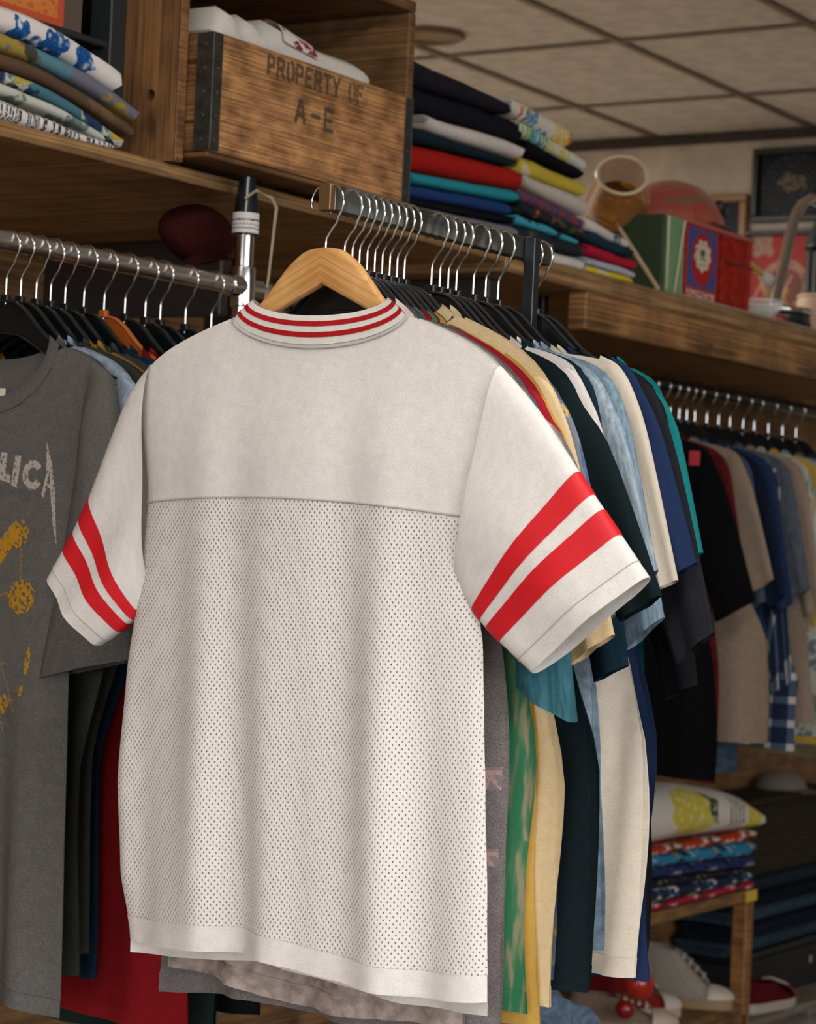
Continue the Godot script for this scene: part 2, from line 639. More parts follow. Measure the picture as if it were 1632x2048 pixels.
# ---------------------------------------------------------------- folded shirts
# st holds (z, underside, thickness) from the near end to the far end; xf is where the folded front edge lies, w how deep the bundle is
func folded(label: String, xf: float, w: float, st: Array, m: Material, group: String, opt := {}) -> Node3D:
	var z0: float = st[0].x
	var o := thing(opt.get("name", "folded_shirt"), label, "shirt", Vector3(xf, st[0].y, z0), group)
	var sd := float(hash(label) % 1000)
	var n := 22
	var at := func(t: float) -> Vector3:
		var f := t * (st.size() - 1)
		var k := mini(int(f), st.size() - 2)
		var u := f - k
		return st[k].cubic_interpolate(st[k + 1], st[maxi(k - 1, 0)], st[mini(k + 2, st.size() - 1)], u)
	# section: a C that opens at the back; ring index a runs along the outside and returns along the inside
	for lay in 2:
		var b := MB.new()
		var cnt := 26
		var sec := func(a: float, t: float) -> Vector3:
			var q: Vector3 = at.call(t)
			var th := maxf(q.z, 0.004) - 0.0008
			var layer := th * 0.27
			var gap := 0.0 if lay == 0 else layer * 1.08
			var inner_side := a > 0.5
			var s2: float = (a * 2) if not inner_side else (2 - a * 2)
			var off := gap + (layer if inner_side else 0.0)
			var R := maxf(th / 2 - off, 0.0006)
			var y := 0.0
			var x := 0.0
			var back := w * (1.0 - 0.06 * lay)
			if s2 < 0.38:
				x = lerpf(-back, -th / 2, s2 / 0.38)
				y = -R
			elif s2 < 0.62:
				var g := lerpf(-PI / 2, PI / 2, (s2 - 0.38) / 0.24)
				x = -th / 2 + cos(g) * R * 1.05
				y = sin(g) * R
			else:
				x = lerpf(-th / 2, -back, (s2 - 0.62) / 0.38)
				y = R
			var wob := noise.get_noise_3d(t * 90.0 + sd, y * 500.0, sd + x * 60.0)
			var e := smoothstep(0.0, 0.06, t) * smoothstep(0.0, 0.06, 1 - t)
			var zz := q.x + (0.004 * sin(sd + y * 320.0 + lay * 2.0)) * (1.0 - e) + (0.010 * lay * (0.5 - t) * -2.0) * (1 - e) * 0.5
			return Vector3(x + wob * 0.006 + opt.get("skew", 0.0) * t, q.y + q.z / 2 + y * (0.86 + 0.14 * e) + wob * 0.0012, zz) - Vector3(0, st[0].y, z0)
		b.grid(cnt, n, func(a, t):
			var p: Vector3 = sec.call(a, t)
			var s3: float = a * 2 if a <= 0.5 else 2 - a * 2
			var l2: float = PI * maxf(at.call(t).z, 0.004) / 2
			var arc := (s3 - 0.5) / 0.24 * l2
			if absf(s3 - 0.5) > 0.12:
				arc = signf(s3 - 0.5) * (l2 / 2 + (absf(s3 - 0.5) - 0.12) / 0.38 * w)
			return [p, Vector2(-p.z * 1.0, arc + opt.get("shift", 0.0))], false, true)
		for e2 in [0.0, 1.0]:
			b.grid(cnt / 2, 1, func(a, t):
				return [sec.call(a * 0.5 if t < 0.5 else 1.0 - a * 0.5, e2), Vector2(a * 0.2, t * 0.01)], false, e2 > 0.5)
		part(o, "outer_fold" if lay == 0 else "inner_fold", b.mesh(), m)
	return o


# ---------------------------------------------------------------- the scene
func _ready() -> void:
	camera_and_light()
	noise.seed = 11
	noise.frequency = 0.02
	noise.fractal_octaves = 3
	make_textures()
	build_hanger_meshes()
	room()
	shelves()
	display_bar()
	jersey()
	bar_shirts()
	chrome_rack()
	crate_and_cubby()
	dark_cubby()
	shelf_stacks()
	shelf_bric_a_brac()
	far_rack()
	stool_corner()
	wall_pictures()


func camera_and_light() -> void:
	var cam := Camera3D.new()
	cam.name = "camera"
	var lens := CameraAttributesPhysical.new()
	lens.frustum_focal_length = 55.08
	lens.frustum_focus_distance = 2.52
	lens.exposure_aperture = 7.0
	lens.frustum_near = 0.05
	lens.frustum_far = 60.0
	cam.attributes = lens
	add_child(cam)
	cam.position = Vector3(0, 1.32, 0)
	cam.basis = Basis(Vector3.UP, deg_to_rad(32.73)) * Basis(Vector3.RIGHT, deg_to_rad(0.846)) * Basis(Vector3.BACK, deg_to_rad(2.604))
	cam.current = true

	var we := WorldEnvironment.new()
	we.name = "environment"
	var e := Environment.new()
	e.background_mode = Environment.BG_SKY
	var sky := Sky.new()
	var sm := ProceduralSkyMaterial.new()
	sm.sky_top_color = Color(0.80, 0.82, 0.85)
	sm.sky_horizon_color = Color(0.91, 0.92, 0.94)
	sm.ground_bottom_color = Color(0.42, 0.42, 0.42)
	sm.ground_horizon_color = Color(0.6, 0.6, 0.6)
	sky.sky_material = sm
	e.sky = sky
	e.background_energy_multiplier = 10.0
	e.tonemap_mode = Environment.TONE_MAPPER_LINEAR
	e.tonemap_exposure = 1.17
	e.sdfgi_enabled = true
	e.ssao_enabled = true
	e.ssil_enabled = true
	we.environment = e
	add_child(we)

	# a row of fluorescent troffers in the ceiling over the aisle, and one behind the shelves
	var spots := [[Vector3(-0.3, 2.79, -1.75), 1.6, "last in the row over the aisle"], [Vector3(-0.3, 2.79, -0.5), 1.6, "third in the row over the aisle"], [Vector3(-0.3, 2.79, 0.75), 1.6, "second in the row over the aisle"], [Vector3(-0.3, 2.79, 2.0), 1.6, "nearest the shop window over the aisle"], [Vector3(-4.35, 2.79, -4.7), 9.0, "over the space behind the shelves"]]
	for s in spots:
		var o := thing("ceiling_light", "white fluorescent ceiling light panel " + s[2], "ceiling light", s[0], "fluorescent ceiling panels")
		var pm := StandardMaterial3D.new()
		pm.albedo_color = Color(0.9, 0.9, 0.88)
		pm.emission_enabled = true
		pm.emission = Color(1.0, 0.975, 0.94)
		pm.emission_energy_multiplier = 1.6
		boxpart(o, "diffuser", Vector3(-0.28, -0.012, -0.58), Vector3(0.28, 0.0, 0.58), pm, 0.003)
		for k in [[Vector3(-0.31, -0.016, -0.61), Vector3(-0.28, 0.004, 0.61)], [Vector3(0.28, -0.016, -0.61), Vector3(0.31, 0.004, 0.61)], [Vector3(-0.28, -0.016, -0.61), Vector3(0.28, 0.004, -0.58)], [Vector3(-0.28, -0.016, 0.58), Vector3(0.28, 0.004, 0.61)]]:
			boxpart(o, "frame", k[0], k[1], plain(Color(0.85, 0.84, 0.8), 0.5), 0.002)
		var l := AreaLight3D.new()
		l.name = "panel_light"
		l.area_size = Vector2(0.56, 1.16)
		l.light_energy = s[1]
		l.light_color = Color(1.0, 0.975, 0.94)
		l.area_range = 14.0
		l.area_attenuation = 2.0
		l.shadow_enabled = true
		l.rotation.x = -PI / 2
		l.position.y = -0.02
		o.add_child(l)


func make_textures() -> void:
	T["cotton"] = grain_tex(256, 0.95, 0.05, 0.05, 3)
	T["heather"] = grain_tex(256, 0.80, 0.19, 0.06, 5)
	T["washed"] = grain_tex(256, 0.88, 0.06, 0.34, 9)
	T["weave"] = grain_tex(256, 0.5, 0.4, 0.3, 21)
	T["plaster"] = grain_tex(256, 0.92, 0.03, 0.16, 31)
	T["tile"] = grain_tex(256, 0.88, 0.07, 0.14, 33)
	T["floor"] = to_tex(wood_im(512, 256, rgb(104, 94, 84), rgb(164, 150, 136), 41, 16.0))
	T["honey"] = to_tex(wood_im(512, 512, rgb(84, 58, 34), rgb(182, 136, 88), 43, 12.0, 2))
	T["oak"] = to_tex(wood_im(512, 256, rgb(94, 68, 42), rgb(200, 158, 108), 47, 18.0))
	T["brown"] = to_tex(wood_im(512, 512, rgb(74, 52, 32), rgb(152, 112, 70), 53, 14.0, 3))
	var bv := wood_im(512, 512, rgb(76, 56, 38), rgb(146, 110, 74), 55, 14.0, 3)
	bv.rotate_90(CLOCKWISE)
	T["brown_v"] = to_tex(bv)
	T["maple"] = to_tex(wood_im(512, 256, rgb(170, 118, 62), rgb(214, 164, 104), 59, 26.0))
	var chrome := plain(Color(0.82, 0.81, 0.80), 0.1, 1.0)
	mats["brushed"] = plain(Color(0.92, 0.91, 0.90), 0.27, 1.0)
	mats["chrome"] = chrome
	var steel := StandardMaterial3D.new()
	steel.albedo_color = Color(0.52, 0.53, 0.51)
	steel.metallic = 1.0
	steel.roughness = 0.32
	steel.roughness_texture = T["washed"]
	mats["steel"] = steel


# ---------------------------------------------------------------- the room
func room() -> void:
	var fl := struct("floor", "worn brown shop floor")
	var fm := wood("floor", Vector3(1.1, 1.1, 1.1), 0.55)
	boxpart(fl, "slab", Vector3(-5.6, -0.12, -7.5), Vector3(3.1, 0, 3.6), fm, 0.001)

	var wallm := StandardMaterial3D.new()
	wallm.albedo_color = rgb(222, 210, 194)
	wallm.albedo_texture = T["plaster"]
	wallm.uv1_triplanar = true
	wallm.uv1_world_triplanar = true
	wallm.roughness = 0.9
	var w := struct("wall_back", "beige plaster end wall with framed pictures")
	boxpart(w, "plaster", Vector3(-5.6, 0, -7.52), Vector3(3.1, 2.9, -7.4), wallm, 0.001)
	w = struct("wall_left", "beige plaster wall behind the shelves")
	boxpart(w, "plaster", Vector3(-5.72, 0, -7.5), Vector3(-5.6, 2.9, 3.6), wallm, 0.001)
	w = struct("wall_right", "beige plaster wall round the long shop window")
	for k in [[Vector3(3.0, 0, -7.5), Vector3(3.12, 2.9, -3.3)], [Vector3(3.0, 0, 1.6), Vector3(3.12, 2.9, 3.6)], [Vector3(3.0, 0, -3.3), Vector3(3.12, 1.0, 1.6)], [Vector3(3.0, 2.5, -3.3), Vector3(3.12, 2.9, 1.6)]]:
		boxpart(w, "plaster", k[0], k[1], wallm, 0.001)
	var glass := StandardMaterial3D.new()
	glass.albedo_color = Color(1, 1, 1, 0.06)
	glass.transparency = BaseMaterial3D.TRANSPARENCY_ALPHA
	glass.roughness = 0.02
	var sf := struct("window_2", "long shop window to the street in dark frames")
	for k in 3:
		boxpart(sf, "pane", Vector3(3.055, 1.04, -3.26 + k * 1.62), Vector3(3.061, 2.46, -1.68 + k * 1.62), glass, 0.0005)
	for k in 4:
		boxpart(sf, "frame", Vector3(3.02, 1.0, -3.3 + k * 1.62), Vector3(3.1, 2.5, -3.26 + k * 1.62), plain(Color(0.08, 0.08, 0.08), 0.5))
	for y in [1.0, 2.46]:
		boxpart(sf, "frame", Vector3(3.02, y, -3.3), Vector3(3.1, y + 0.04, 1.6), plain(Color(0.08, 0.08, 0.08), 0.5))
	w = struct("wall_front", "beige plaster wall round the shop window")
	for k in [[Vector3(-5.6, 0, 3.5), Vector3(-1.4, 2.9, 3.62)], [Vector3(2.4, 0, 3.5), Vector3(3.1, 2.9, 3.62)], [Vector3(-1.4, 0, 3.5), Vector3(2.4, 0.5, 3.62)], [Vector3(-1.4, 2.45, 3.5), Vector3(2.4, 2.9, 3.62)]]:
		boxpart(w, "plaster", k[0], k[1], wallm, 0.001)
	var win := struct("window_1", "shop window in a dark frame")
	for k in 2:
		boxpart(win, "pane", Vector3(-1.36 + k * 1.9, 0.54, 3.555), Vector3(0.48 + k * 1.9, 2.41, 3.561), glass, 0.0005)
	for x in [-1.4, 0.48, 2.36]:
		boxpart(win, "frame", Vector3(x, 0.5, 3.52), Vector3(x + 0.04 + (0.02 if x == 0.48 else 0.0), 2.45, 3.6), plain(Color(0.08, 0.08, 0.08), 0.5))
	for y in [0.5, 2.41]:
		boxpart(win, "frame", Vector3(-1.36, y, 3.52), Vector3(2.36, y + 0.04, 3.6), plain(Color(0.08, 0.08, 0.08), 0.5))

	# suspended ceiling: tiles in a grid of tee bars
	var ce := struct("ceiling", "suspended ceiling of off-white tiles in a metal grid")
	var tm := StandardMaterial3D.new()
	tm.albedo_color = rgb(242, 238, 230)
	tm.albedo_texture = T["tile"]
	tm.uv1_triplanar = true
	tm.uv1_world_triplanar = true
	tm.uv1_scale = Vector3(2, 2, 2)
	tm.roughness = 0.95
	boxpart(ce, "slab", Vector3(-5.6, 2.86, -7.5), Vector3(3.1, 2.98, 3.6), plain(rgb(120, 112, 100), 0.9), 0.001)
	var gx := 0.59
	var gz := 0.84
	var tb := MB.new()
	tb.box(Vector3(-gx / 2 + 0.009, 0, -gz / 2 + 0.009), Vector3(gx / 2 - 0.009, 0.02, gz / 2 - 0.009), 0.004)
	var tmesh := tb.mesh()
	var xs := []
	var zs := []
	for k in 16:
		xs.append(-2.6 - 0.59 * 5 + k * gx)
	for k in 14:
		zs.append(-6.807 - gz + k * gz)
	for x in xs:
		for z in zs:
			var cx: float = x + gx / 2
			var cz: float = z + gz / 2
			if cx < 3.2 and cz < 3.6:
				part(ce, "tile", tmesh, tm).position = Vector3(cx, 2.806, cz)
	var bm := plain(rgb(126, 112, 96), 0.5, 0.0)
	for x in xs:
		boxpart(ce, "tee_bar", Vector3(x - 0.012, 2.796, -7.4), Vector3(x + 0.012, 2.803, 3.5), bm, 0.002)
	for z in zs:
		boxpart(ce, "cross_bar", Vector3(-5.6, 2.7975, z - 0.011), Vector3(3.0, 2.803, z + 0.011), bm, 0.002)
	var tr := struct("trim_1", "dark strip where the end wall meets the ceiling")
	boxpart(tr, "strip", Vector3(-5.6, 2.768, -7.4), Vector3(3.0, 2.80, -7.375), plain(rgb(58, 50, 44), 0.6), 0.003)
	var rd := thing("ceiling_speaker", "round flush ceiling fitting with dull brass ring above the folded stacks", "ceiling fitting", Vector3(-3.66, 2.8, -5.7))
	var rb := MB.new()
	rb.lathe([Vector2(0.10, 0.004), Vector2(0.10, -0.006), Vector2(0.09, -0.012), Vector2(0.078, -0.008), Vector2(0.076, 0.002)], 32)
	part(rd, "ring", rb.mesh(), plain(rgb(120, 98, 70), 0.4, 0.3))
	var rc := MB.new()
	rc.lathe([Vector2(0.077, -0.002), Vector2(0.05, 0.0), Vector2(0.001, 0.001)], 32)
	part(rd, "disc", rc.mesh(), plain(rgb(150, 134, 112), 0.7))

	var pt := struct("wall_partition", "brown wooden partition behind the racks, below the shelf")
	boxpart(pt, "panel", Vector3(-2.95, 0, -7.0), Vector3(-2.851, 1.852, 0.4), wood("brown", Vector3(1.4, 1.4, 1.4), 0.7), 0.003)


func shelves() -> void:
	var oak := wood("oak", Vector3(1.6, 1.6, 1.6), 0.38)
	var o := thing("wooden_shelf", "long worn oak shelf board holding the crate and the printed shirts", "shelf", Vector3(-2.12, 1.832, -0.4))
	var lo := Vector3(-2.12, 1.832, -0.4)
	boxpart(o, "board", Vector3(-2.85, 1.8325, -3.58) - lo, Vector3(-2.12, SHELF, 0.3) - lo, wood("oak_z", Vector3(1.3, 1.3, 1.3), 0.36) if T.has("oak_z") else oak, 0.003)
	for z in [-0.1, -3.2]:
		boxpart(o, "bracket", Vector3(-2.85, 1.70, z - 0.012) - lo, Vector3(-2.45, 1.832, z + 0.012) - lo, plain(rgb(70, 66, 62), 0.5, 0.5), 0.003)
	o = thing("wooden_shelf", "thick brown shelf with deep front plank under the red and green boxes", "shelf", Vector3(-2.12, 1.815, -3.6))
	lo = o.position
	boxpart(o, "board", Vector3(-2.85, 1.817, -6.6) - lo, Vector3(-2.118, SHELF, -3.582) - lo, oak, 0.004)
	boxpart(o, "front_plank", Vector3(-2.16, 1.744, -6.6) - lo, Vector3(-2.12, 1.8165, -3.885) - lo, wood("honey", Vector3(1.8, 1.8, 1.8), 0.5, Color(1.0, 0.98, 0.94)), 0.003)
	boxpart(o, "bracket", Vector3(-2.85, 1.70, -3.70) - lo, Vector3(-2.2, 1.8165, -3.66) - lo, plain(rgb(70, 66, 62), 0.5, 0.5), 0.003)


# ---------------------------------------------------------------- the steel bar and what hangs on it
func display_bar() -> void:
	var o := thing("display_rack", "brushed steel display bar on a square upright holding the jersey", "clothes rack", Vector3(RAIL.x, 0, -2.44))
	var b := MB.new()
	b.box(Vector3(-0.007, 1.6725, -0.075), Vector3(0.007, 1.6995, 0.4), 0.0012)
	part(o, "bar", b.mesh(), mats["steel"])
	boxpart(o, "end_cap", Vector3(-0.0078, 1.6715, 0.4), Vector3(0.0078, 1.7005, 0.41), plain(rgb(122, 92, 62), 0.35, 0.6), 0.001, "bronze-brown end cap")
	boxpart(o, "upright", Vector3(0.0072, 0.02, -0.016), Vector3(0.022, 1.698, -0.002), plain(rgb(60, 64, 66), 0.35, 0.8), 0.001)
	boxpart(o, "foot", Vector3(-0.24, 0, -0.13), Vector3(0.24, 0.02, 0.13), plain(rgb(40, 42, 44), 0.4, 0.6), 0.004)


func jersey() -> void:
	var z := -2.037
	var h := thing("wooden_hanger", "pale maple wooden hanger carrying the white jersey", "hanger", Vector3(RAIL.x, RAIL.y, z))
	var top := [Vector2(0, -0.053), Vector2(0.022, -0.0565), Vector2(0.042, -0.070), Vector2(0.058, -0.087), Vector2(0.078, -0.110), Vector2(0.11, -0.140), Vector2(0.15, -0.168), Vector2(0.185, -0.188)]
	var low := [Vector2(0, -0.093), Vector2(0.022, -0.1035), Vector2(0.042, -0.113), Vector2(0.058, -0.121), Vector2(0.078, -0.133), Vector2(0.11, -0.156), Vector2(0.15, -0.182), Vector2(0.185, -0.198)]
	var b := MB.new()
	b.grid(20, 48, func(a, t):
		var sx := -1.0 if t < 0.5 else 1.0
		var f := absf(t - 0.5) * 2
		var u := curve_at(top, f)
		var l := curve_at(low, f)
		var g: float = a * TAU
		var cy := signf(sin(g)) * pow(absf(sin(g)), 0.55)
		var cz := signf(cos(g)) * pow(absf(cos(g)), 0.55)
		return [Vector3(sx * u.x, lerpf(l.y, u.y, 0.5 + 0.5 * cy), cz * 0.0085 * (1.0 - 0.55 * f)), Vector2(sx * u.x * 4.0 + 0.5, lerpf(l.y, u.y, 0.5 + 0.5 * cy) * 7.0 + absf(u.x) * 3.5 + cz * 0.06)], true)
	var mm := StandardMaterial3D.new()
	mm.albedo_texture = T["maple"]
	mm.roughness = 0.45
	part(h, "body", b.mesh(), mm)
	part(h, "hook", hook_mesh, mats["chrome"], "chrome wire hook")

	var o := thing("jersey", "white mesh jersey with red stripes on collar and sleeves", "shirt", Vector3(RAIL.x, RAIL.y, z))
	var white := Color(0.91, 0.888, 0.866)
	var wm := cloth(white, "cotton")
	wm.backlight_enabled = true
	wm.backlight = Color(0.5, 0.49, 0.475)
	var s := {
		"nw": 0.110, "ny": -0.1265, "near_drop": 0.031, "far_drop": 0.10, "rib": 0.0305,
		"ls": Vector2(0.236, -0.180), "rs": Vector2(0.232, -0.184), "tn": 0.030, "tf": 0.012, "hem": -0.812, "hem_tilt": -0.02, "tip_drop": 0.006, "edge_fold": 0.25,
		"le": [Vector2(0.236, -0.180), Vector2(0.240, -0.22), Vector2(0.224, -0.328), Vector2(0.232, -0.427), Vector2(0.242, -0.523), Vector2(0.247, -0.635), Vector2(0.238, -0.735), Vector2(0.220, -0.812)],
		"re": [Vector2(0.232, -0.184), Vector2(0.222, -0.25), Vector2(0.198, -0.331), Vector2(0.203, -0.402), Vector2(0.216, -0.467), Vector2(0.221, -0.54), Vector2(0.227, -0.617), Vector2(0.235, -0.72), Vector2(0.241, -0.822)],
		"folds": [[0.0085, TAU / 0.122, TAU * 0.17 / 0.122, 1.0], [0.0042, 84.0, 1.1, 5.0], [0.0035, 33.0, 0.4, -7.0]], "fold_from": -0.05, "fold_full": 0.62,
	}
	var sr := {"up": [Vector2(0.222, -0.180), Vector2(0.269, -0.226), Vector2(0.331, -0.303), Vector2(0.398, -0.385)], "low": [Vector2(0.182, -0.400), Vector2(0.216, -0.441), Vector2(0.276, -0.486)], "d0": 0.020, "d1": 0.020, "wave": 0.004, "wk": 4.2, "wp": 0.9, "z": 0.0}
	var sl := {"up": [Vector2(-0.226, -0.176), Vector2(-0.258, -0.218), Vector2(-0.309, -0.335), Vector2(-0.359, -0.419)], "low": [Vector2(-0.214, -0.415), Vector2(-0.236, -0.460), Vector2(-0.286, -0.493)], "d0": 0.022, "d1": 0.020, "wave": 0.005, "wk": 4.6, "wp": 2.6, "z": 0.0}
	var seam := func(x): return -0.3205 - 0.26 * (x + 0.03) * (x + 0.03)
	var hem_top := func(x): return hem_y(s, x) + 0.027
	var hem_low := func(x): return hem_y(s, x)
	var y := MB.new()
	sheet(y, s, 1, func(x): return top_y(s, 1, x), seam, 44, 22)
	part(o, "yoke", y.mesh(), wm, "plain cotton yoke")
	# perforated lower back: the holes are cut through the cloth
	var pm := StandardMaterial3D.new()
	pm.albedo_color = white
	pm.albedo_texture = T_mesh()
	pm.transparency = BaseMaterial3D.TRANSPARENCY_ALPHA_SCISSOR
	pm.alpha_scissor_threshold = 0.5
	pm.heightmap_enabled = true
	pm.heightmap_texture = T["hole_relief"]
	pm.heightmap_scale = 0.05
	pm.roughness = 0.9
	pm.backlight_enabled = true
	pm.backlight = Color(0.55, 0.535, 0.52)
	pm.metallic_specular = 0.2
	pm.uv1_scale = Vector3(1 / 0.0056, 1 / 0.0074, 1)
	var p := MB.new()
	sheet(p, s, 1, seam, hem_top, 56, 40)
	part(o, "mesh_panel", p.mesh(), pm, "perforated mesh back panel")
	var hb := MB.new()
	sheet(hb, s, 1, hem_top, hem_low, 56, 3, 0.0012)
	part(o, "hem", hb.mesh(), wm)
	var f := MB.new()
	sheet(f, s, -1, func(x): return top_y(s, -1, x), hem_low, 40, 34, 0.0, 0.014)
	part(o, "front_panel", f.mesh(), wm)
	var pts := []
	for k in 41:
		var x := lerpf(-0.222, 0.197, k / 40.0)
		var yy: float = seam.call(x)
		pts.append(Vector3(x, yy, sheet_z(s, 1, x, yy) + 0.0006))
	var sb := MB.new()
	sb.tube(pts, 0.0013, 6)
	part(o, "yoke_seam", sb.mesh(), wm)
	var c := MB.new()
	collar_band(c, s, 0.0, 1.0)
	var col := part(o, "collar", c.mesh(), cloth(Color(0.885, 0.86, 0.835), "cotton"), "ribbed knit collar with two red stripes")
	var red := cloth(rgb(186, 34, 36), "cotton", 0.6)
	for t in [[0.24, 0.42], [0.62, 0.80]]:
		var st := MB.new()
		collar_band(st, s, t[0], t[1], 0.0007)
		part(col, "collar_stripe", st.mesh(), red, "red knit stripe")
	var cs := MB.new()
	var ring := []
	for k in 49:
		ring.append(collar_point(s, k * TAU / 48, -0.12, 0.0005))
	cs.tube(ring, 0.0011, 6, false)
	part(o, "collar_seam", cs.mesh(), wm)
	var ink := StandardMaterial3D.new()
	ink.albedo_color = rgb(206, 30, 38)
	ink.albedo_texture = T["cotton"]
	ink.uv1_scale = Vector3(9, 9, 9)
	ink.roughness = 0.5
	ink.metallic_specular = 0.35
	for v in [sl, sr]:
		var left: bool = v == sl
		var m := MB.new()
		sleeve_tube(m, v, 0.0, 1.0, 0.0, 22, 40, not left)
		cuff(m, v, not left)
		var sv := part(o, "sleeve", m.mesh(), wm)
		var len_: float = 0.262
		for d in ([[0.044, 0.064], [0.076, 0.098]] if left else [[0.047, 0.069], [0.083, 0.107]]):
			var q := MB.new()
			sleeve_tube(q, v, d[0] / len_, d[1] / len_, 0.0007, 5, 48, not left)
			part(sv, "sleeve_stripe", q.mesh(), ink, "glossy red printed stripe")
		var stc := MB.new()
		var rp := []
		for k in 49:
			rp.append(sleeve_point(v, 0.022 / len_, k * TAU / 48, 0.0002))
		stc.tube(rp, 0.0007, 5, false)
		part(sv, "hem_stitch", stc.mesh(), wm)


func T_mesh() -> ImageTexture:
	var s := 96
	var im := Image.create(s, s, false, Image.FORMAT_RGBA8)
	var rel := Image.create(s, s, false, Image.FORMAT_RGB8)
	for y in s:
		for x in s:
			var best := 9.0
			for c in [Vector2(0.25, 0.25), Vector2(0.75, 0.75), Vector2(-0.25, 0.75), Vector2(1.25, 0.25), Vector2(0.75, -0.25), Vector2(0.25, 1.25)]:
				var d: Vector2 = Vector2(x, y) / s - c
				best = minf(best, Vector2(d.x * 5.6 / 0.5, d.y * 7.4 / 0.88).length())
			var k := clampf(0.95 + 0.03 * sin(x * 2.1) * sin(y * 1.3), 0, 1)
			im.set_pixel(x, y, Color(k, k, k, 0.0 if best < 1.0 else 1.0))
			var r := smoothstep(0.7, 2.0, best)
			rel.set_pixel(x, y, Color(r, r, r))
	T["hole_relief"] = to_tex(rel)
	return to_tex(im)


func bar_shirts() -> void:
	var g := "shirts on the steel display bar"
	var V := func(a, b): return Vector2(a, b)
	var at := func(z): return Vector3(RAIL.x, RAIL.y, z)
	var zs := []
	# [label, z, colour, tip, sleeve tip, cuff inner, hem, options]
	var rows := [
		["washed mauve-grey tee hanging directly behind the white jersey", -2.074, rgb(176, 160, 150), V.call(0.229, -0.190), V.call(0.323, -0.336), V.call(0.243, -0.465), V.call(0.193, -0.857), {"kind": "washed"}],
		["charcoal heather tee with faded pink print, beside the jersey hem", -2.089, rgb(138, 130, 128), V.call(0.229, -0.194), V.call(0.324, -0.350), V.call(0.252, -0.465), V.call(0.220, -0.871), {"kind": "heather", "waist": 0.222}],
		["teal blue tee with one wide sleeve drooping below the jersey sleeve", -2.103, rgb(62, 110, 122), V.call(0.227, -0.198), V.call(0.290, -0.536), V.call(0.223, -0.503), V.call(0.213, -0.776), {"kind": "washed", "sleeve_depth": 0.022}],
		["crimson red tee showing only a shoulder beside the cream tee", -2.118, rgb(158, 34, 48), V.call(0.228, -0.197), V.call(0.289, -0.351), V.call(0.248, -0.460), V.call(0.17, -0.75), {}],
		["green tie-dyed tee with tan marbling along its side", -2.133, rgb(60, 132, 84), V.call(0.219, -0.201), V.call(0.281, -0.351), V.call(0.239, -0.461), V.call(0.232, -0.850), {"mat": "dye"}],
		["mustard yellow tee squeezed between the green and cream tees", -2.148, rgb(196, 154, 74), V.call(0.214, -0.194), V.call(0.273, -0.350), V.call(0.231, -0.462), V.call(0.232, -0.862), {}],
		["pale cream yellow tee with tan sleeve just below the jersey sleeve", -2.163, rgb(216, 190, 146), V.call(0.215, -0.180), V.call(0.299, -0.447), V.call(0.245, -0.485), V.call(0.249, -0.836), {"neck_y": -0.112}],
		["slate grey tee with blue camouflage print on the shoulder", -2.178, rgb(112, 118, 132), V.call(0.220, -0.197), V.call(0.287, -0.427), V.call(0.244, -0.461), V.call(0.232, -0.809), {"mat": "camo"}],
		["bottle green-black tee with long sleeve behind the jersey sleeve", -2.193, rgb(22, 32, 35), V.call(0.224, -0.177), V.call(0.336, -0.404), V.call(0.288, -0.435), V.call(0.271, -0.824), {}],
		["chalk white tee between two dark tees on the steel bar", -2.250, rgb(214, 206, 202), V.call(0.198, -0.162), V.call(0.271, -0.375), V.call(0.233, -0.403), V.call(0.222, -0.793), {}],
		["deep teal-navy tee with short dark sleeve hanging low", -2.268, rgb(24, 44, 54), V.call(0.200, -0.163), V.call(0.262, -0.483), V.call(0.222, -0.504), V.call(0.237, -0.826), {}],
		["pale ice blue tee beside the denim blue one", -2.286, rgb(160, 176, 188), V.call(0.207, -0.167), V.call(0.281, -0.379), V.call(0.242, -0.413), V.call(0.219, -0.770), {"kind": "washed"}],
		["faded denim blue tee with pale acid-wash sleeves", -2.304, rgb(132, 156, 172), V.call(0.213, -0.165), V.call(0.284, -0.430), V.call(0.241, -0.468), V.call(0.224, -0.799), {"kind": "washed"}],
		["off-white tee with rumpled long side between dark tees on the bar", -2.342, rgb(208, 196, 178), V.call(0.205, -0.151), V.call(0.278, -0.389), V.call(0.245, -0.406), V.call(0.252, -0.828), {}],
		["royal navy blue tee beside the off-white one", -2.370, rgb(34, 48, 80), V.call(0.206, -0.151), V.call(0.289, -0.369), V.call(0.254, -0.396), V.call(0.254, -0.848), {}],
		["charcoal black tee with frayed dark sleeve near the upright", -2.399, rgb(44, 44, 50), V.call(0.211, -0.163), V.call(0.298, -0.446), V.call(0.253, -0.486), V.call(0.231, -0.809), {"kind": "heather"}],
		["black tee with ragged hem, second from the end of the bar", -2.466, rgb(24, 24, 28), V.call(0.186, -0.169), V.call(0.250, -0.510), V.call(0.209, -0.530), V.call(0.197, -0.810), {}],
		["bright teal green tee at the far end of the bar", -2.490, rgb(30, 124, 124), V.call(0.181, -0.167), V.call(0.236, -0.357), V.call(0.209, -0.373), V.call(0.184, -0.797), {}],
	]
	var dye := Image.create(160, 160, false, Image.FORMAT_RGB8)
	for y in 160:
		for x in 160:
			var k := clampf(0.4 + noise.get_noise_2d(x * 2.2, y * 1.1) * 1.6, 0, 1)
			dye.set_pixel(x, y, rgb(50, 108, 74).lerp(rgb(130, 126, 98), k * k))
	var dm := printed(to_tex(dye), Vector3(9, 3, 3))
	var camo := printed(print_tex(77, rgb(112, 116, 130), [rgb(70, 92, 130), rgb(190, 160, 90), rgb(90, 104, 128)], "blots", 18), Vector3(5, 5, 5))
	var n := 0
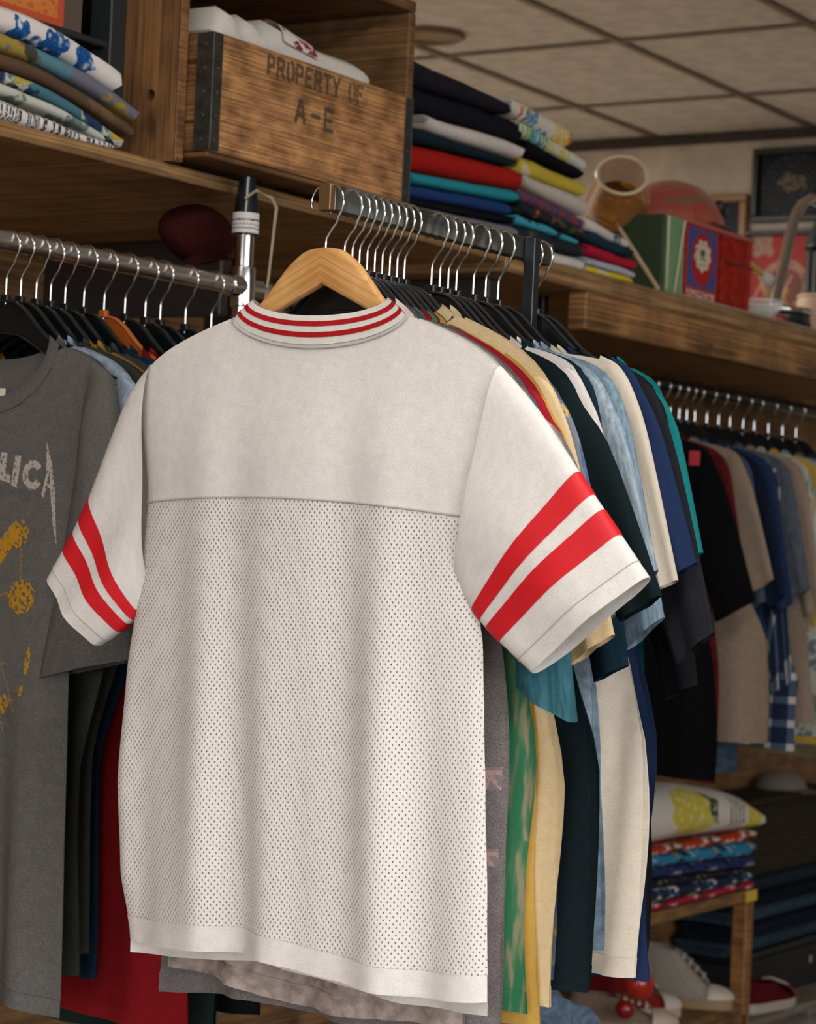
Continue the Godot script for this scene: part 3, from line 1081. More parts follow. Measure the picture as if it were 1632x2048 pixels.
	for r in rows:
		var opt: Dictionary = r[7]
		opt["turn"] = [0.0, 0.012, -0.01, 0.015][n % 4]
		opt["left_reach"] = 0.245
		opt["folds"] = [[0.0085, 47.0, 0.6, 1.8], [0.0035, 93.0, 1.9, -3.0], [0.004, 24.0, 2.2, 5.0], [0.0022, 150.0, 0.5, -4.0]]
		if opt.get("mat") is String:
			opt["mat"] = dm if opt["mat"] == "dye" else camo
		if n >= 8:
			opt["neck"] = 0.125
			opt["neck_y"] = -0.138
			opt["near_drop"] = 0.05
		if r[0].begins_with("off-white"):
			opt["depth"] = 0.014
			opt["folds"] = [[0.011, 47.0, 0.6, 1.8], [0.006, 93.0, 1.9, -4.0], [0.005, 24.0, 2.2, 7.0], [0.0042, 150.0, 0.5, -6.0]]
			opt["fine"] = true
		var hung := tee(r[0], at.call(r[1]), r[2], r[3], r[4], r[5], r[6], g, opt)
		if n == 1:      # faded print along the side of the charcoal heather tee
			var pk := printed(print_tex(140, rgb(122, 112, 112), [rgb(176, 142, 138), rgb(168, 132, 130)], "strokes", 60), Vector3(12, 12, 12))
			for py in [[-0.588, -0.612], [-0.672, -0.690]]:
				var pb := MB.new()
				pb.grid(10, 4, func(a, t):
					var x := lerpf(0.13, 0.212, a)
					var y := lerpf(py[0], py[1], t)
					return [Vector3(x, y, sheet_z(last_spec, 1, x, y) + 0.0008), Vector2(x, y)])
				part(hung, "side_print", pb.mesh(), pk, "faded pink print")
		var place := "on the steel bar, %s behind the wooden hanger" % NTH[n]
		hanger("black plastic hanger " + place, at.call(r[1] + 0.0015), "black hangers on the steel bar", rgb(16, 18, 19), opt["turn"])
		n += 1


# ---------------------------------------------------------------- the chrome rack beside the bar
func chrome_rack() -> void:
	var o := thing("chrome_rack", "chrome tube clothes rack with tee joint under the shelf", "clothes rack", Vector3(ROD.x, 0, -2.76))
	var chrome: Material = mats["chrome"]
	var b := MB.new()
	b.tube([Vector3(0, ROD.y, 1.9), Vector3(0, ROD.y, 0.6), Vector3(0, ROD.y, -0.24)], 0.0133, 24)
	part(o, "rod", b.mesh(), mats["brushed"])
	for z in [0.0, 1.85]:
		b = MB.new()
		b.tube([Vector3(0, 0.0, z), Vector3(0, 1.0, z), Vector3(0, 1.77, z)], 0.0145, 24)
		part(o, "upright", b.mesh(), chrome)
		b = MB.new()
		b.tube([Vector3(0, ROD.y - 0.03, z), Vector3(0, ROD.y - 0.028, z), Vector3(0, ROD.y + 0.028, z), Vector3(0, ROD.y + 0.03, z)], [0.0165, 0.0185, 0.0185, 0.0165], 24)
		b.tube([Vector3(0, ROD.y, z - 0.036), Vector3(0, ROD.y, z - 0.034), Vector3(0, ROD.y, z + 0.034), Vector3(0, ROD.y, z + 0.036)], [0.0148, 0.0165, 0.0165, 0.0148], 24)
		part(o, "tee_joint", b.mesh(), chrome)
		b = MB.new()
		b.tube([Vector3(0, 1.765, z), Vector3(0, 1.80, z), Vector3(0, 1.8505, z)], [0.0190, 0.0182, 0.0125], 24)
		part(o, "top_socket", b.mesh(), plain(rgb(18, 24, 32), 0.12), "glossy blue-black tapered cap")
	var lab := Image.create(160, 64, false, Image.FORMAT_RGB8)
	lab.fill(rgb(206, 200, 196))
	var r := RandomNumberGenerator.new()
	r.seed = 4
	for k in 16:
		stroke(lab, Vector2(8 + k * 9, 22), Vector2(14 + k * 9, 22 + r.randf_range(-1, 2)), r.randf_range(3, 6), rgb(40, 40, 44), 0.1)
		stroke(lab, Vector2(10 + k * 9, 36 + r.randf_range(-3, 2)), Vector2(14 + k * 9, 37 + r.randf_range(-2, 3)), 2.6, rgb(60, 60, 66), 0.2)
	stroke(lab, Vector2(8, 49), Vector2(150, 48), 2.0, rgb(46, 46, 50))
	var lm := printed(to_tex(lab), Vector3.ONE)
	lm.roughness = 0.6
	b = MB.new()
	b.grid(24, 3, func(a, t):
		var g := deg_to_rad(lerpf(-30, 200, 1 - a))
		return [Vector3(sin(g) * 0.0198, lerpf(1.798, 1.768, t), cos(g) * 0.0198).rotated(Vector3.UP, deg_to_rad(-50)), Vector2(a, t)], false, true)
	part(o, "paper_label", b.mesh(), lm, "white paper label with two lines of print")

	var tape := thing("cloth_tape", "beige cloth tape hanging from the rack upright", "tape", Vector3(ROD.x + 0.012, 1.827, -2.80))
	b = MB.new()
	b.tube([Vector3(0, -0.01, 0.06), Vector3(0.004, 0.004, 0.04), Vector3(0.004, 0.0, 0.0), Vector3(0, -0.012, -0.018), Vector3(0, -0.05, -0.014), Vector3(0, -0.12, -0.006), Vector3(0, -0.155, 0.0)], [0.0025, 0.003, 0.003, 0.0042, 0.0032, 0.0030, 0.0024], 8, true, 0.35, Vector3(0, 0, 1))
	part(tape, "ribbon", b.mesh(), cloth(rgb(196, 176, 146)))

	var cap := thing("maroon_cap", "dark maroon cloth cap hanging behind the rack upright", "cap", Vector3(-2.20, 1.777, -2.80))
	b = MB.new()
	b.grid(28, 16, func(a, t):
		var g: float = a * TAU
		var q: float = t * PI
		var rr := 1.0 + 0.10 * sin(g * 3.0 + t * 5.0) + 0.06 * sin(g * 7.0)
		return Vector3(sin(q) * cos(g) * 0.045 * rr, cos(q) * 0.045, sin(q) * sin(g) * 0.066 * rr), true, true)
	part(cap, "crown", b.mesh(), cloth(rgb(64, 26, 24), "washed"))
	b = MB.new()
	b.grid(20, 6, func(a, t):
		var g := lerpf(-1.2, 1.2, a)
		return Vector3(0.01 + cos(g) * (0.035 + t * 0.03), -0.03 - t * 0.012 - g * g * 0.012, sin(g) * 0.062))
	part(cap, "brim", b.mesh(), cloth(rgb(58, 24, 23), "washed"))

	# the grey tee in front
	var gz := -2.252
	o = thing("band_tee", "charcoal grey tee with mustard print and pale lettering", "shirt", Vector3(ROD.x, ROD.y, gz), "shirts on the chrome rod")
	var s := {
		"nw": 0.104, "ny": -0.136, "near_drop": 0.088, "far_drop": 0.038, "rib": 0.021,
		"ls": Vector2(0.186, -0.166), "rs": Vector2(0.186, -0.166), "tn": 0.020, "tf": 0.012, "hem": -0.962, "hem_tilt": -0.05,
		"le": [Vector2(0.186, -0.18), Vector2(0.15, -0.38), Vector2(0.17, -0.7), Vector2(0.18, -0.96)],
		"re": [Vector2(0.186, -0.18), Vector2(0.170, -0.28), Vector2(0.150, -0.38), Vector2(0.138, -0.52), Vector2(0.142, -0.72), Vector2(0.150, -0.96)],
		"folds": [[0.011, 70.0, 2.4, 1.0], [0.004, 30.0, 0.3, 3.0]], "fold_from": 0.25, "fold_full": 0.75,
		"sr": {"up": [Vector2(0.160, -0.157), Vector2(0.191, -0.184), Vector2(0.209, -0.29), Vector2(0.248, -0.523)], "low": [Vector2(0.150, -0.27), Vector2(0.130, -0.40), Vector2(0.100, -0.556)], "d0": 0.024, "d1": 0.020, "wave": 0.003, "close": 0.45, "wk": 4.0, "wp": 0.6, "z": 0.004},
		"sl": {"up": [Vector2(-0.172, -0.160), Vector2(-0.196, -0.196), Vector2(-0.21, -0.30), Vector2(-0.248, -0.523)], "low": [Vector2(-0.105, -0.31), Vector2(-0.105, -0.44), Vector2(-0.098, -0.556)], "d0": 0.024, "d1": 0.024, "wave": 0.005, "close": 0.7, "wk": 4.0, "wp": 0.6, "z": 0.0},
	}
	var gm := cloth(rgb(120, 117, 113), "heather")
	shirt_parts(o, s, gm, gm, gm, true)
	band_print(o, s)
	var tg := MB.new()
	tg.box(Vector3(-0.012, -0.208, -0.006), Vector3(0.006, -0.190, -0.0045), 0.0005)
	part(o, "neck_label", tg.mesh(), plain(rgb(226, 216, 200), 0.8), "cream neck label")
	hanger("black plastic hanger inside the charcoal band tee", Vector3(ROD.x, ROD.y - 0.001, gz - 0.004), "hangers on the chrome rod", rgb(16, 18, 19))

	# the shirts behind it
	var V := func(a, b): return Vector2(a, b)
	var rows := [
		["pale blue-white tee, a sliver behind the charcoal band tee", -2.285, rgb(168, 184, 200), V.call(0.200, -0.172), V.call(0.232, -0.50), V.call(0.13, -0.535), V.call(0.085, -0.80), "washed"],
		["moss grey tee behind the pale blue sliver", -2.315, rgb(74, 78, 72), V.call(0.208, -0.176), V.call(0.24, -0.50), V.call(0.14, -0.54), V.call(0.122, -0.94), "heather"],
		["ochre yellow tee peeking out beside the moss grey one", -2.343, rgb(176, 130, 54), V.call(0.200, -0.186), V.call(0.235, -0.48), V.call(0.14, -0.52), V.call(0.085, -0.86), "cotton"],
		["grey-green tee with narrow side, next to the navy one", -2.372, rgb(84, 88, 84), V.call(0.196, -0.18), V.call(0.235, -0.48), V.call(0.14, -0.52), V.call(0.093, -0.93), "heather"],
		["navy teal tee, thin strip beside the red shirt", -2.410, rgb(28, 50, 70), V.call(0.196, -0.18), V.call(0.23, -0.48), V.call(0.13, -0.52), V.call(0.074, -0.95), "cotton"],
		["deep red shirt with long hem beside the jersey", -2.452, rgb(134, 26, 30), V.call(0.19, -0.18), V.call(0.23, -0.46), V.call(0.13, -0.50), V.call(0.19, -1.015), "cotton"],
		["dark forest green shirt below the jersey hem", -2.540, rgb(34, 46, 42), V.call(0.19, -0.18), V.call(0.23, -0.46), V.call(0.13, -0.50), V.call(0.18, -1.05), "cotton"],
		["black shirt nearest the chrome tee joint", -2.630, rgb(22, 22, 24), V.call(0.19, -0.18), V.call(0.23, -0.46), V.call(0.13, -0.50), V.call(0.18, -1.02), "cotton"],
		["dark red tee whose collar shows beside the chrome joint", -2.690, rgb(110, 24, 28), V.call(0.19, -0.16), V.call(0.23, -0.46), V.call(0.13, -0.50), V.call(0.18, -0.95), "cotton"],
	]
	for k in rows.size():
		var q = rows[k]
		tee(q[0], Vector3(ROD.x, ROD.y, q[1]), q[2], q[3], q[4], q[5], q[6], "shirts on the chrome rod", {"kind": q[7], "left_reach": 0.24, "turn": 0.01 * (k % 3 - 1), "neck_y": -0.130, "near_drop": 0.075})
	var hz := [-2.285, -2.315, -2.343, -2.372, -2.41, -2.452, -2.496, -2.54, -2.573, -2.63, -2.69]
	for k in hz.size():
		var wooden := k == 5
		hanger("glossy orange-brown hanger among the black ones on the chrome rod" if wooden else "black plastic hanger on the chrome rod, %s behind the band tee" % NTH[k], Vector3(ROD.x, ROD.y, hz[k] + 0.0015), "hangers on the chrome rod", rgb(168, 88, 34) if wooden else rgb(14, 18, 20), 0.01 * (k % 3 - 1))


# the print on the charcoal tee, laid over its front and following its folds
func band_print(o: Node3D, s: Dictionary) -> void:
	var W := 560
	var H := 800
	var x0 := -0.14
	var y0 := -0.24
	var sc := W / 0.28
	var im := Image.create(W, H, false, Image.FORMAT_RGBA8)
	im.fill(Color(0.36, 0.35, 0.33, 0.0))
	var P := func(x, y): return Vector2((x - x0) * sc, (y0 - y) * sc)
	var put := func(pts: Array, c: Color, wear: float):
		var q := PackedVector2Array()
		for p in pts:
			q.append(P.call(p[0], p[1]))
		fill(im, q, c, wear * 0.5, 4.0)
	var pale := rgb(176, 164, 154)
	# lettering: two of the capital L, then I, C and a tall spiked A
	for k in 2:
		var lx: float = [0.001, 0.0265][k]
		var d: float = [0.002, -0.002][k]
		put.call([[lx, -0.271 + d], [lx + 0.0105, -0.272 + d], [lx + 0.009, -0.308 + d], [lx - 0.002, -0.306 + d]], pale, 0.35)
		put.call([[lx - 0.002, -0.306 + d], [lx + 0.0178, -0.3105 + d], [lx + 0.0183, -0.3005 + d], [lx + 0.004, -0.297 + d]], pale, 0.35)
	put.call([[0.0505, -0.276], [0.0605, -0.278], [0.056, -0.318], [0.046, -0.315]], pale, 0.35)
	var cc := []
	for k in 15:
		var g := deg_to_rad(lerpf(35, 325, k / 14.0))
		cc.append([0.080 + cos(g) * 0.0165, -0.301 + sin(g) * 0.019])
	for k in 15:
		var g := deg_to_rad(lerpf(325, 35, k / 14.0))
		cc.append([0.080 + cos(g) * 0.0072, -0.301 + sin(g) * 0.0095])
	put.call(cc, pale, 0.35)
	put.call([[0.098, -0.258], [0.106, -0.288], [0.1035, -0.312], [0.098, -0.330], [0.0945, -0.325], [0.101, -0.300]], pale, 0.35)
	put.call([[0.098, -0.258], [0.109, -0.286], [0.115, -0.318], [0.117, -0.352], [0.120, -0.392], [0.113, -0.362], [0.109, -0.330], [0.106, -0.300]], pale, 0.35)
	put.call([[0.101, -0.311], [0.111, -0.313], [0.111, -0.318], [0.100, -0.316]], pale, 0.35)
	# mustard and slate brush marks: a slanting bar, round daubs, thin ropes
	var must := rgb(178, 128, 30)
	var slate := rgb(104, 124, 140)
	put.call([[-0.02, -0.44], [0.052, -0.362], [0.064, -0.372], [0.054, -0.392], [-0.004, -0.462]], must, 0.42)
	oval(im, P.call(0.062, -0.376), Vector2(0.015, 0.018) * sc, must, 0.5, 0.4, 0.08, 7.0)
	oval(im, P.call(0.070, -0.455), Vector2(0.021, 0.022) * sc, must, 0.45, 0.2, 0.05, 9.0)
	oval(im, P.call(0.004, -0.462), Vector2(0.018, 0.012) * sc, must, 0.4, -0.4, 0.1, 5.0)
	oval(im, P.call(0.030, -0.600), Vector2(0.032, 0.013) * sc, must, 0.45, -0.5, 0.08, 6.0)
	oval(im, P.call(-0.004, -0.628), Vector2(0.020, 0.028) * sc, must, 0.45, 0.5, 0.1, 5.0)
	oval(im, P.call(0.086, -0.535), Vector2(0.004, 0.018) * sc, must, 0.4, 0.1)
	oval(im, P.call(0.078, -0.575), Vector2(0.003, 0.010) * sc, must, 0.4, 0.3)
	oval(im, P.call(0.0, -0.705), Vector2(0.014, 0.008) * sc, must, 0.5, -0.6, 0.2, 4.0)
	for l in [[0.066, -0.388, 0.068, -0.432], [0.012, -0.464, 0.048, -0.450], [0.010, -0.482, 0.070, -0.605], [0.010, -0.482, 0.020, -0.560], [0.020, -0.560, 0.040, -0.605], [0.012, -0.548, 0.048, -0.540], [0.02, -0.597, 0.068, -0.585], [0.04, -0.605, 0.062, -0.69]]:
		stroke(im, P.call(l[0], l[1]), P.call(l[2], l[3]), 4.0, must, 0.4)
	for l in [[0.056, -0.360, 0.010, -0.412], [0.052, -0.440, 0.090, -0.430], [0.02, -0.49, 0.064, -0.60], [0.024, -0.515, 0.034, -0.54], [0.026, -0.59, 0.062, -0.582], [0.044, -0.62, 0.058, -0.70], [0.076, -0.535, 0.07, -0.55]]:
		stroke(im, P.call(l[0], l[1]), P.call(l[2], l[3]), 2.6, slate, 0.4)
	for y in H:
		for x in W:
			var c := im.get_pixel(x, y)
			if c.a > 0.02:
				im.set_pixel(x, y, Color(c.r, c.g, c.b, 1.0 if c.a > 0.42 else 0.0))
	var m := StandardMaterial3D.new()
	m.albedo_texture = to_tex(im)
	m.transparency = BaseMaterial3D.TRANSPARENCY_ALPHA_SCISSOR
	m.alpha_scissor_threshold = 0.5
	m.roughness = 0.85
	m.metallic_specular = 0.25
	var b := MB.new()
	b.grid(50, 60, func(a, t):
		var x := lerpf(-0.128, 0.128, a)
		var y := lerpf(-0.245, -0.63, t)
		return [Vector3(x, y, sheet_z(s, 1, x, y) + 0.0007), Vector2((x - x0) / 0.28, (y0 - y) / 0.4)])
	part(o, "chest_print", b.mesh(), m, "pale capitals and mustard brushwork, cracked screen print")


# ---------------------------------------------------------------- crate and wooden cubby
func crate_and_cubby() -> void:
	var brown := wood("brown", Vector3(2.2, 2.2, 2.2), 0.6)
	var honey := wood("honey", Vector3(2.4, 2.4, 2.4), 0.6, Color(0.85, 0.82, 0.8))
	var o := thing("wooden_cubby", "open wooden box with a knot hole, standing on the shelf round the crate", "cubby", Vector3(-2.106, SHELF, -2.615))
	var side := CSGBox3D.new()
	side.name = "side_panel"
	side.size = Vector3(0.42, 0.345, 0.019)
	side.position = Vector3(-0.21, 0.1735, -0.0095)
	var hole := CSGCylinder3D.new()
	hole.name = "knot_hole"
	hole.operation = CSGShape3D.OPERATION_SUBTRACTION
	hole.radius = 0.0085
	hole.height = 0.034
	hole.sides = 24
	hole.rotation.x = PI / 2
	hole.position = Vector3(0.164, -0.076, 0.0095)
	hole.material = wood("brown_v", Vector3(2.2, 2.2, 2.2), 0.6, Color(1.05, 1.0, 0.92))
	side.add_child(hole)
	side.material = wood("brown_v", Vector3(2.2, 2.2, 2.2), 0.6, Color(1.05, 1.0, 0.92))
	o.add_child(side)
	boxpart(o, "front_strip", Vector3(0.0, 0.001, -0.0188), Vector3(0.004, 0.345, -0.0002), honey, 0.001)
	for k in 2:
		boxpart(o, "end_plank", Vector3(-0.42, 0.001 + k * 0.155, -0.619), Vector3(0, 0.154 + k * 0.19, -0.600), brown, 0.002)
	boxpart(o, "top_panel", Vector3(-0.42, 0.345, -0.619), Vector3(0, 0.364, 0), brown, 0.002)
	boxpart(o, "bottom_panel", Vector3(-0.42, 0.0005, -0.600), Vector3(-0.1, 0.010, -0.019), brown, 0.002)
	boxpart(o, "back_panel", Vector3(-0.42, 0.010, -0.600), Vector3(-0.408, 0.345, -0.019), brown, 0.002)

	# the stencilled crate: its front board is 0.515 long and 0.174 high
	var c := thing("wooden_crate", "honey wood crate stencilled PROPERTY OF with metal corner straps", "crate", Vector3(-2.062, 1.8715, -2.641))
	var L := 0.525
	var H := 0.171
	var im := wood_im(1030, 334, rgb(98, 66, 40), rgb(214, 158, 104), 61, 14.0)
	var ink := rgb(64, 58, 48)
	var PX := 2000.0
	var font := {
		"P": [[0, 0, 0, 1], [0.25, 0, 0.8, 0.06], [0.85, 0.1, 0.85, 0.42], [0.8, 0.5, 0.25, 0.54]],
		"R": [[0, 0, 0, 1], [0.25, 0, 0.8, 0.06], [0.85, 0.1, 0.85, 0.4], [0.75, 0.5, 0.25, 0.52], [0.5, 0.58, 0.9, 1]],
		"O": [[0.1, 0.1, 0.0, 0.5], [0, 0.5, 0.1, 0.9], [0.25, 1, 0.4, 1.0], [0.9, 0.1, 1.0, 0.5], [1.0, 0.5, 0.9, 0.9], [0.6, 0, 0.75, 0]],
		"E": [[0, 0, 0, 1], [0.28, 0.02, 0.85, 0.02], [0.28, 0.5, 0.7, 0.5], [0.28, 0.98, 0.9, 0.98]],
		"T": [[0.5, 0.14, 0.5, 1], [0, 0.02, 0.38, 0.02], [0.62, 0.02, 1, 0.02]],
		"Y": [[0, 0, 0.42, 0.5], [1, 0, 0.58, 0.5], [0.5, 0.58, 0.5, 1]],
		"F": [[0, 0, 0, 1], [0.28, 0.02, 0.9, 0.02], [0.28, 0.48, 0.7, 0.48]],
		"A": [[0.42, 0, 0, 1], [0.58, 0, 1, 1], [0.38, 0.66, 0.62, 0.66]],
		"-": [[0.1, 0.5, 0.9, 0.5]],
	}
	var write := func(text: String, x: float, y: float, cw: float, ch: float, w: float, wear: float):
		for k in text.length():
			for sg in font.get(text[k], []):
				stroke(im, Vector2(x + (k + sg[0] * 0.68) * cw, y + sg[1] * ch), Vector2(x + (k + sg[2] * 0.68) * cw, y + sg[3] * ch), w, ink, wear, false)
	write.call("PROPERTY", 0.130 * PX, 0.009 * PX, 0.0236 * PX, 0.026 * PX, 12.5, 0.16)
	write.call("OF", 0.338 * PX, 0.009 * PX, 0.0222 * PX, 0.026 * PX, 12.5, 0.36)
	write.call("A", 0.203 * PX, 0.060 * PX, 0.032 * PX, 0.030 * PX, 14.0, 0.1)
	write.call("-", 0.241 * PX, 0.062 * PX, 0.034 * PX, 0.027 * PX, 14.0, 0.2)
	write.call("E", 0.278 * PX, 0.060 * PX, 0.032 * PX, 0.031 * PX, 14.0, 0.16)
	for k in 90:      # dents and dark flecks in the board
		var p := Vector2(rng.randf() * 1030, rng.randf() * 334)
		stroke(im, p, p + Vector2(rng.randf_range(4, 34), rng.randf_range(-2, 2)), rng.randf_range(1, 2.4), rgb(70, 42, 22), 0.5)
	var fm := StandardMaterial3D.new()
	fm.albedo_texture = to_tex(im)
	fm.roughness = 0.62
	fm.metallic_specular = 0.35
	fm.heightmap_enabled = true
	fm.heightmap_texture = fm.albedo_texture
	fm.heightmap_scale = 0.05
	var b := MB.new()
	b.box(Vector3(-0.018, 0, -L), Vector3(0, H, 0), 0.003)
	for k in b.v.size():
		b.uv[k] = Vector2(-b.v[k].z / L, 1 - b.v[k].y / H)
	part(c, "front_board", b.mesh(), fm, "front board with black stencilled PROPERTY OF A-E")
	boxpart(c, "back_board", Vector3(-0.36, 0, -L), Vector3(-0.342, H, 0), honey)
	boxpart(c, "base_board", Vector3(-0.36, -0.008, -L + 0.004), Vector3(-0.006, 0, -0.004), brown, 0.003)
	for z in [0.0, -L + 0.018]:
		for k in 3:
			var hs := [0.0, 0.042, 0.128, 0.171]
			boxpart(c, "end_plank", Vector3(-0.342, hs[k] + 0.0006, z - 0.018), Vector3(-0.018, hs[k + 1] - 0.0006, z), wood("honey", Vector3(2.6, 2.6, 2.6), 0.6, [Color(0.85, 0.80, 0.76), Color(0.92, 0.88, 0.84), Color(0.88, 0.84, 0.8)][k]), 0.003)
	var iron := StandardMaterial3D.new()
	iron.albedo_color = rgb(84, 84, 78)
	iron.albedo_texture = T["washed"]
	iron.uv1_triplanar = true
	iron.uv1_scale = Vector3(8, 8, 8)
	iron.metallic = 0.7
	iron.roughness = 0.5
	for k in 2:
		var z0 := 0.0 if k == 0 else -L
		var dz := -0.021 if k == 0 else 0.021
		var st := boxpart(c, "corner_strap", Vector3(0.0, 0.0005, z0 + dz), Vector3(0.0016, H - 0.002, z0), iron, 0.0006, "riveted metal corner strap")
		boxpart(st, "strap_side", Vector3(-0.028, 0.0005, z0), Vector3(0.0016, H - 0.002, z0 + (0.0016 if k == 0 else -0.0016)), iron, 0.0006)
		for q in 5:
			var rv := MB.new()
			rv.ball(Vector3(0.0018, 0.016 + q * 0.034, z0 + dz * 0.5), Vector3(0.0016, 0.0026, 0.0026), 8, 6)
			part(st, "rivet", rv.mesh(), plain(rgb(96, 72, 56), 0.5, 0.6))
			if k == 0:
				rv = MB.new()
				rv.ball(Vector3(-0.013, 0.016 + q * 0.034, z0 + 0.0018), Vector3(0.0026, 0.0026, 0.0016), 8, 6)
				part(st, "rivet", rv.mesh(), plain(rgb(96, 72, 56), 0.5, 0.6))

	# shirts heaped in the crate
	var g := "shirts heaped in the crate"
	var pr := print_tex(101, rgb(226, 218, 208), [rgb(120, 32, 40), rgb(48, 44, 48), rgb(130, 40, 46)], "blots", 20)
	var white := cloth(Color(0.90, 0.875, 0.84))
	folded("white shirt with maroon and black print rumpled on top of the crate", -2.095, 0.22, [Vector3(-2.69, 2.03, 0.03), Vector3(-2.705, 2.03, 0.058), Vector3(-2.722, 2.03, 0.070), Vector3(-2.745, 2.03, 0.052), Vector3(-2.775, 2.03, 0.070), Vector3(-2.805, 2.03, 0.056), Vector3(-2.845, 2.03, 0.078), Vector3(-2.89, 2.03, 0.066), Vector3(-2.95, 2.03, 0.056), Vector3(-3.02, 2.03, 0.054), Vector3(-3.07, 2.03, 0.050), Vector3(-3.085, 2.034, 0.034)], white, g)
	folded("plain white shirt under the rumpled one in the crate", -2.088, 0.24, [Vector3(-2.71, 1.996, 0.032), Vector3(-2.85, 1.996, 0.032), Vector3(-3.0, 1.996, 0.033), Vector3(-3.08, 1.998, 0.032), Vector3(-3.12, 2.004, 0.036)], white, g)
	folded("dark teal shirt at the near end of the crate", -2.10, 0.2, [Vector3(-2.661, 2.01, 0.034), Vector3(-2.675, 2.01, 0.04), Vector3(-2.69, 2.01, 0.034)], cloth(rgb(30, 48, 58)), g)
	# its print lies on the rumpled shirt, towards the front
	var prm := printed(pr, Vector3(7, 7, 7))
	var sh = get_node("folded_shirt")
	b = MB.new()
	b.grid(16, 12, func(a, t):
		var zz := lerpf(-2.85, -2.94, a)
		var f := clampf((-zz - 2.845) / 0.105, 0, 1)
		var th := lerpf(0.080, 0.058, f)
		var gg := lerpf(PI * 0.55, PI * 0.02, t)
		return [Vector3(-2.095 - th / 2 + cos(gg) * (th / 2 + 0.0012) * 1.05, 2.03 + th / 2 + sin(gg) * (th / 2 + 0.0008), zz) - sh.position, Vector2(-zz, t * 0.1)])
	part(sh, "print", b.mesh(), prm, "maroon and black lettering print")


func dark_cubby() -> void:
	var iron := plain(rgb(46, 50, 52), 0.5, 0.3)
	var black := plain(rgb(20, 18, 17), 0.7)
	var o := thing("metal_cubby", "dark metal shelf unit standing on the shelf beside the wooden cubby", "shelf unit", Vector3(-2.2, SHELF, -2.612))
	boxpart(o, "corner_post", Vector3(-0.04, 0, -0.0), Vector3(0.0, 0.62, 0.034), iron, 0.002, "blue-grey steel corner post")
	boxpart(o, "corner_post", Vector3(-0.04, 0, 0.93), Vector3(0.0, 0.62, 0.964), iron, 0.002)
	boxpart(o, "side_panel", Vector3(-0.42, 0, 0.002), Vector3(-0.04, 0.62, 0.010), black)
	boxpart(o, "side_panel", Vector3(-0.42, 0, 0.954), Vector3(-0.04, 0.62, 0.962), black)
	boxpart(o, "back_panel", Vector3(-0.428, 0, 0.0), Vector3(-0.42, 0.62, 0.964), black)
	boxpart(o, "shelf_plate", Vector3(-0.42, 0.162, 0.012), Vector3(-0.006, 0.172, 0.952), iron, 0.002)
	boxpart(o, "top_plate", Vector3(-0.428, 0.62, 0.0), Vector3(0.0, 0.63, 0.964), black)

	# a printed carton and a plain one on its shelf
	var im := Image.create(320, 200, false, Image.FORMAT_RGB8)
	im.fill(rgb(196, 84, 58))
	fill(im, PackedVector2Array([Vector2(0, 0), Vector2(306, 0), Vector2(306, 186), Vector2(0, 186)]), rgb(206, 128, 62), 0.2)
	fill(im, PackedVector2Array([Vector2(0, 0), Vector2(300, 0), Vector2(298, 150), Vector2(0, 150)]), rgb(214, 196, 150), 0.15)
	var red := rgb(176, 62, 44)
	for s in [[60, 140, 84, 20], [84, 20, 108, 140], [70, 100, 98, 100], [122, 20, 146, 140], [146, 140, 168, 20]]:
		stroke(im, Vector2(s[0], s[1]), Vector2(s[2], s[3]), 15, red, 0.15)
	oval(im, Vector2(204, 96), Vector2(24, 44), red, 0.1)
	oval(im, Vector2(204, 96), Vector2(9, 26), rgb(214, 196, 150), 0.0)
	for s in [[246, 140, 246, 62], [246, 70, 272, 58], [276, 66, 280, 140]]:
		stroke(im, Vector2(s[0], s[1]), Vector2(s[2], s[3]), 16, red, 0.1)
	var m := printed(to_tex(im), Vector3.ONE)
	m.roughness = 0.6
	var c := thing("printed_carton", "orange and cream printed carton on the dark metal shelf", "carton", Vector3(-2.215, SHELF + 0.172, -2.495))
	boxpart(c, "body", Vector3(-0.2, 0, 0), Vector3(-0.001, 0.17, 0.34), plain(rgb(186, 122, 76), 0.7), 0.002)
	var b := MB.new()
	b.quad(Vector3(0.0, 0.002, 0.002), Vector3(0.0, 0.168, 0.002), Vector3(0.0, 0.168, 0.338), Vector3(0.0, 0.002, 0.338), Vector3.RIGHT)
	for k in b.v.size():
		b.uv[k] = Vector2(1 - b.v[k].z / 0.34, 1 - b.v[k].y / 0.17)
	part(c, "printed_face", b.mesh(), m, "cream face lettered in red on an orange border")
	c = thing("brown_carton", "plain brown carton behind the orange printed one", "carton", Vector3(-2.222, SHELF + 0.172, -2.541))
	boxpart(c, "body", Vector3(-0.25, 0, 0), Vector3(0, 0.22, 0.043), plain(rgb(92, 78, 66), 0.8), 0.002)
	boxpart(c, "flap", Vector3(-0.25, 0.22, 0), Vector3(0, 0.223, 0.043), plain(rgb(92, 78, 66), 0.8), 0.001)


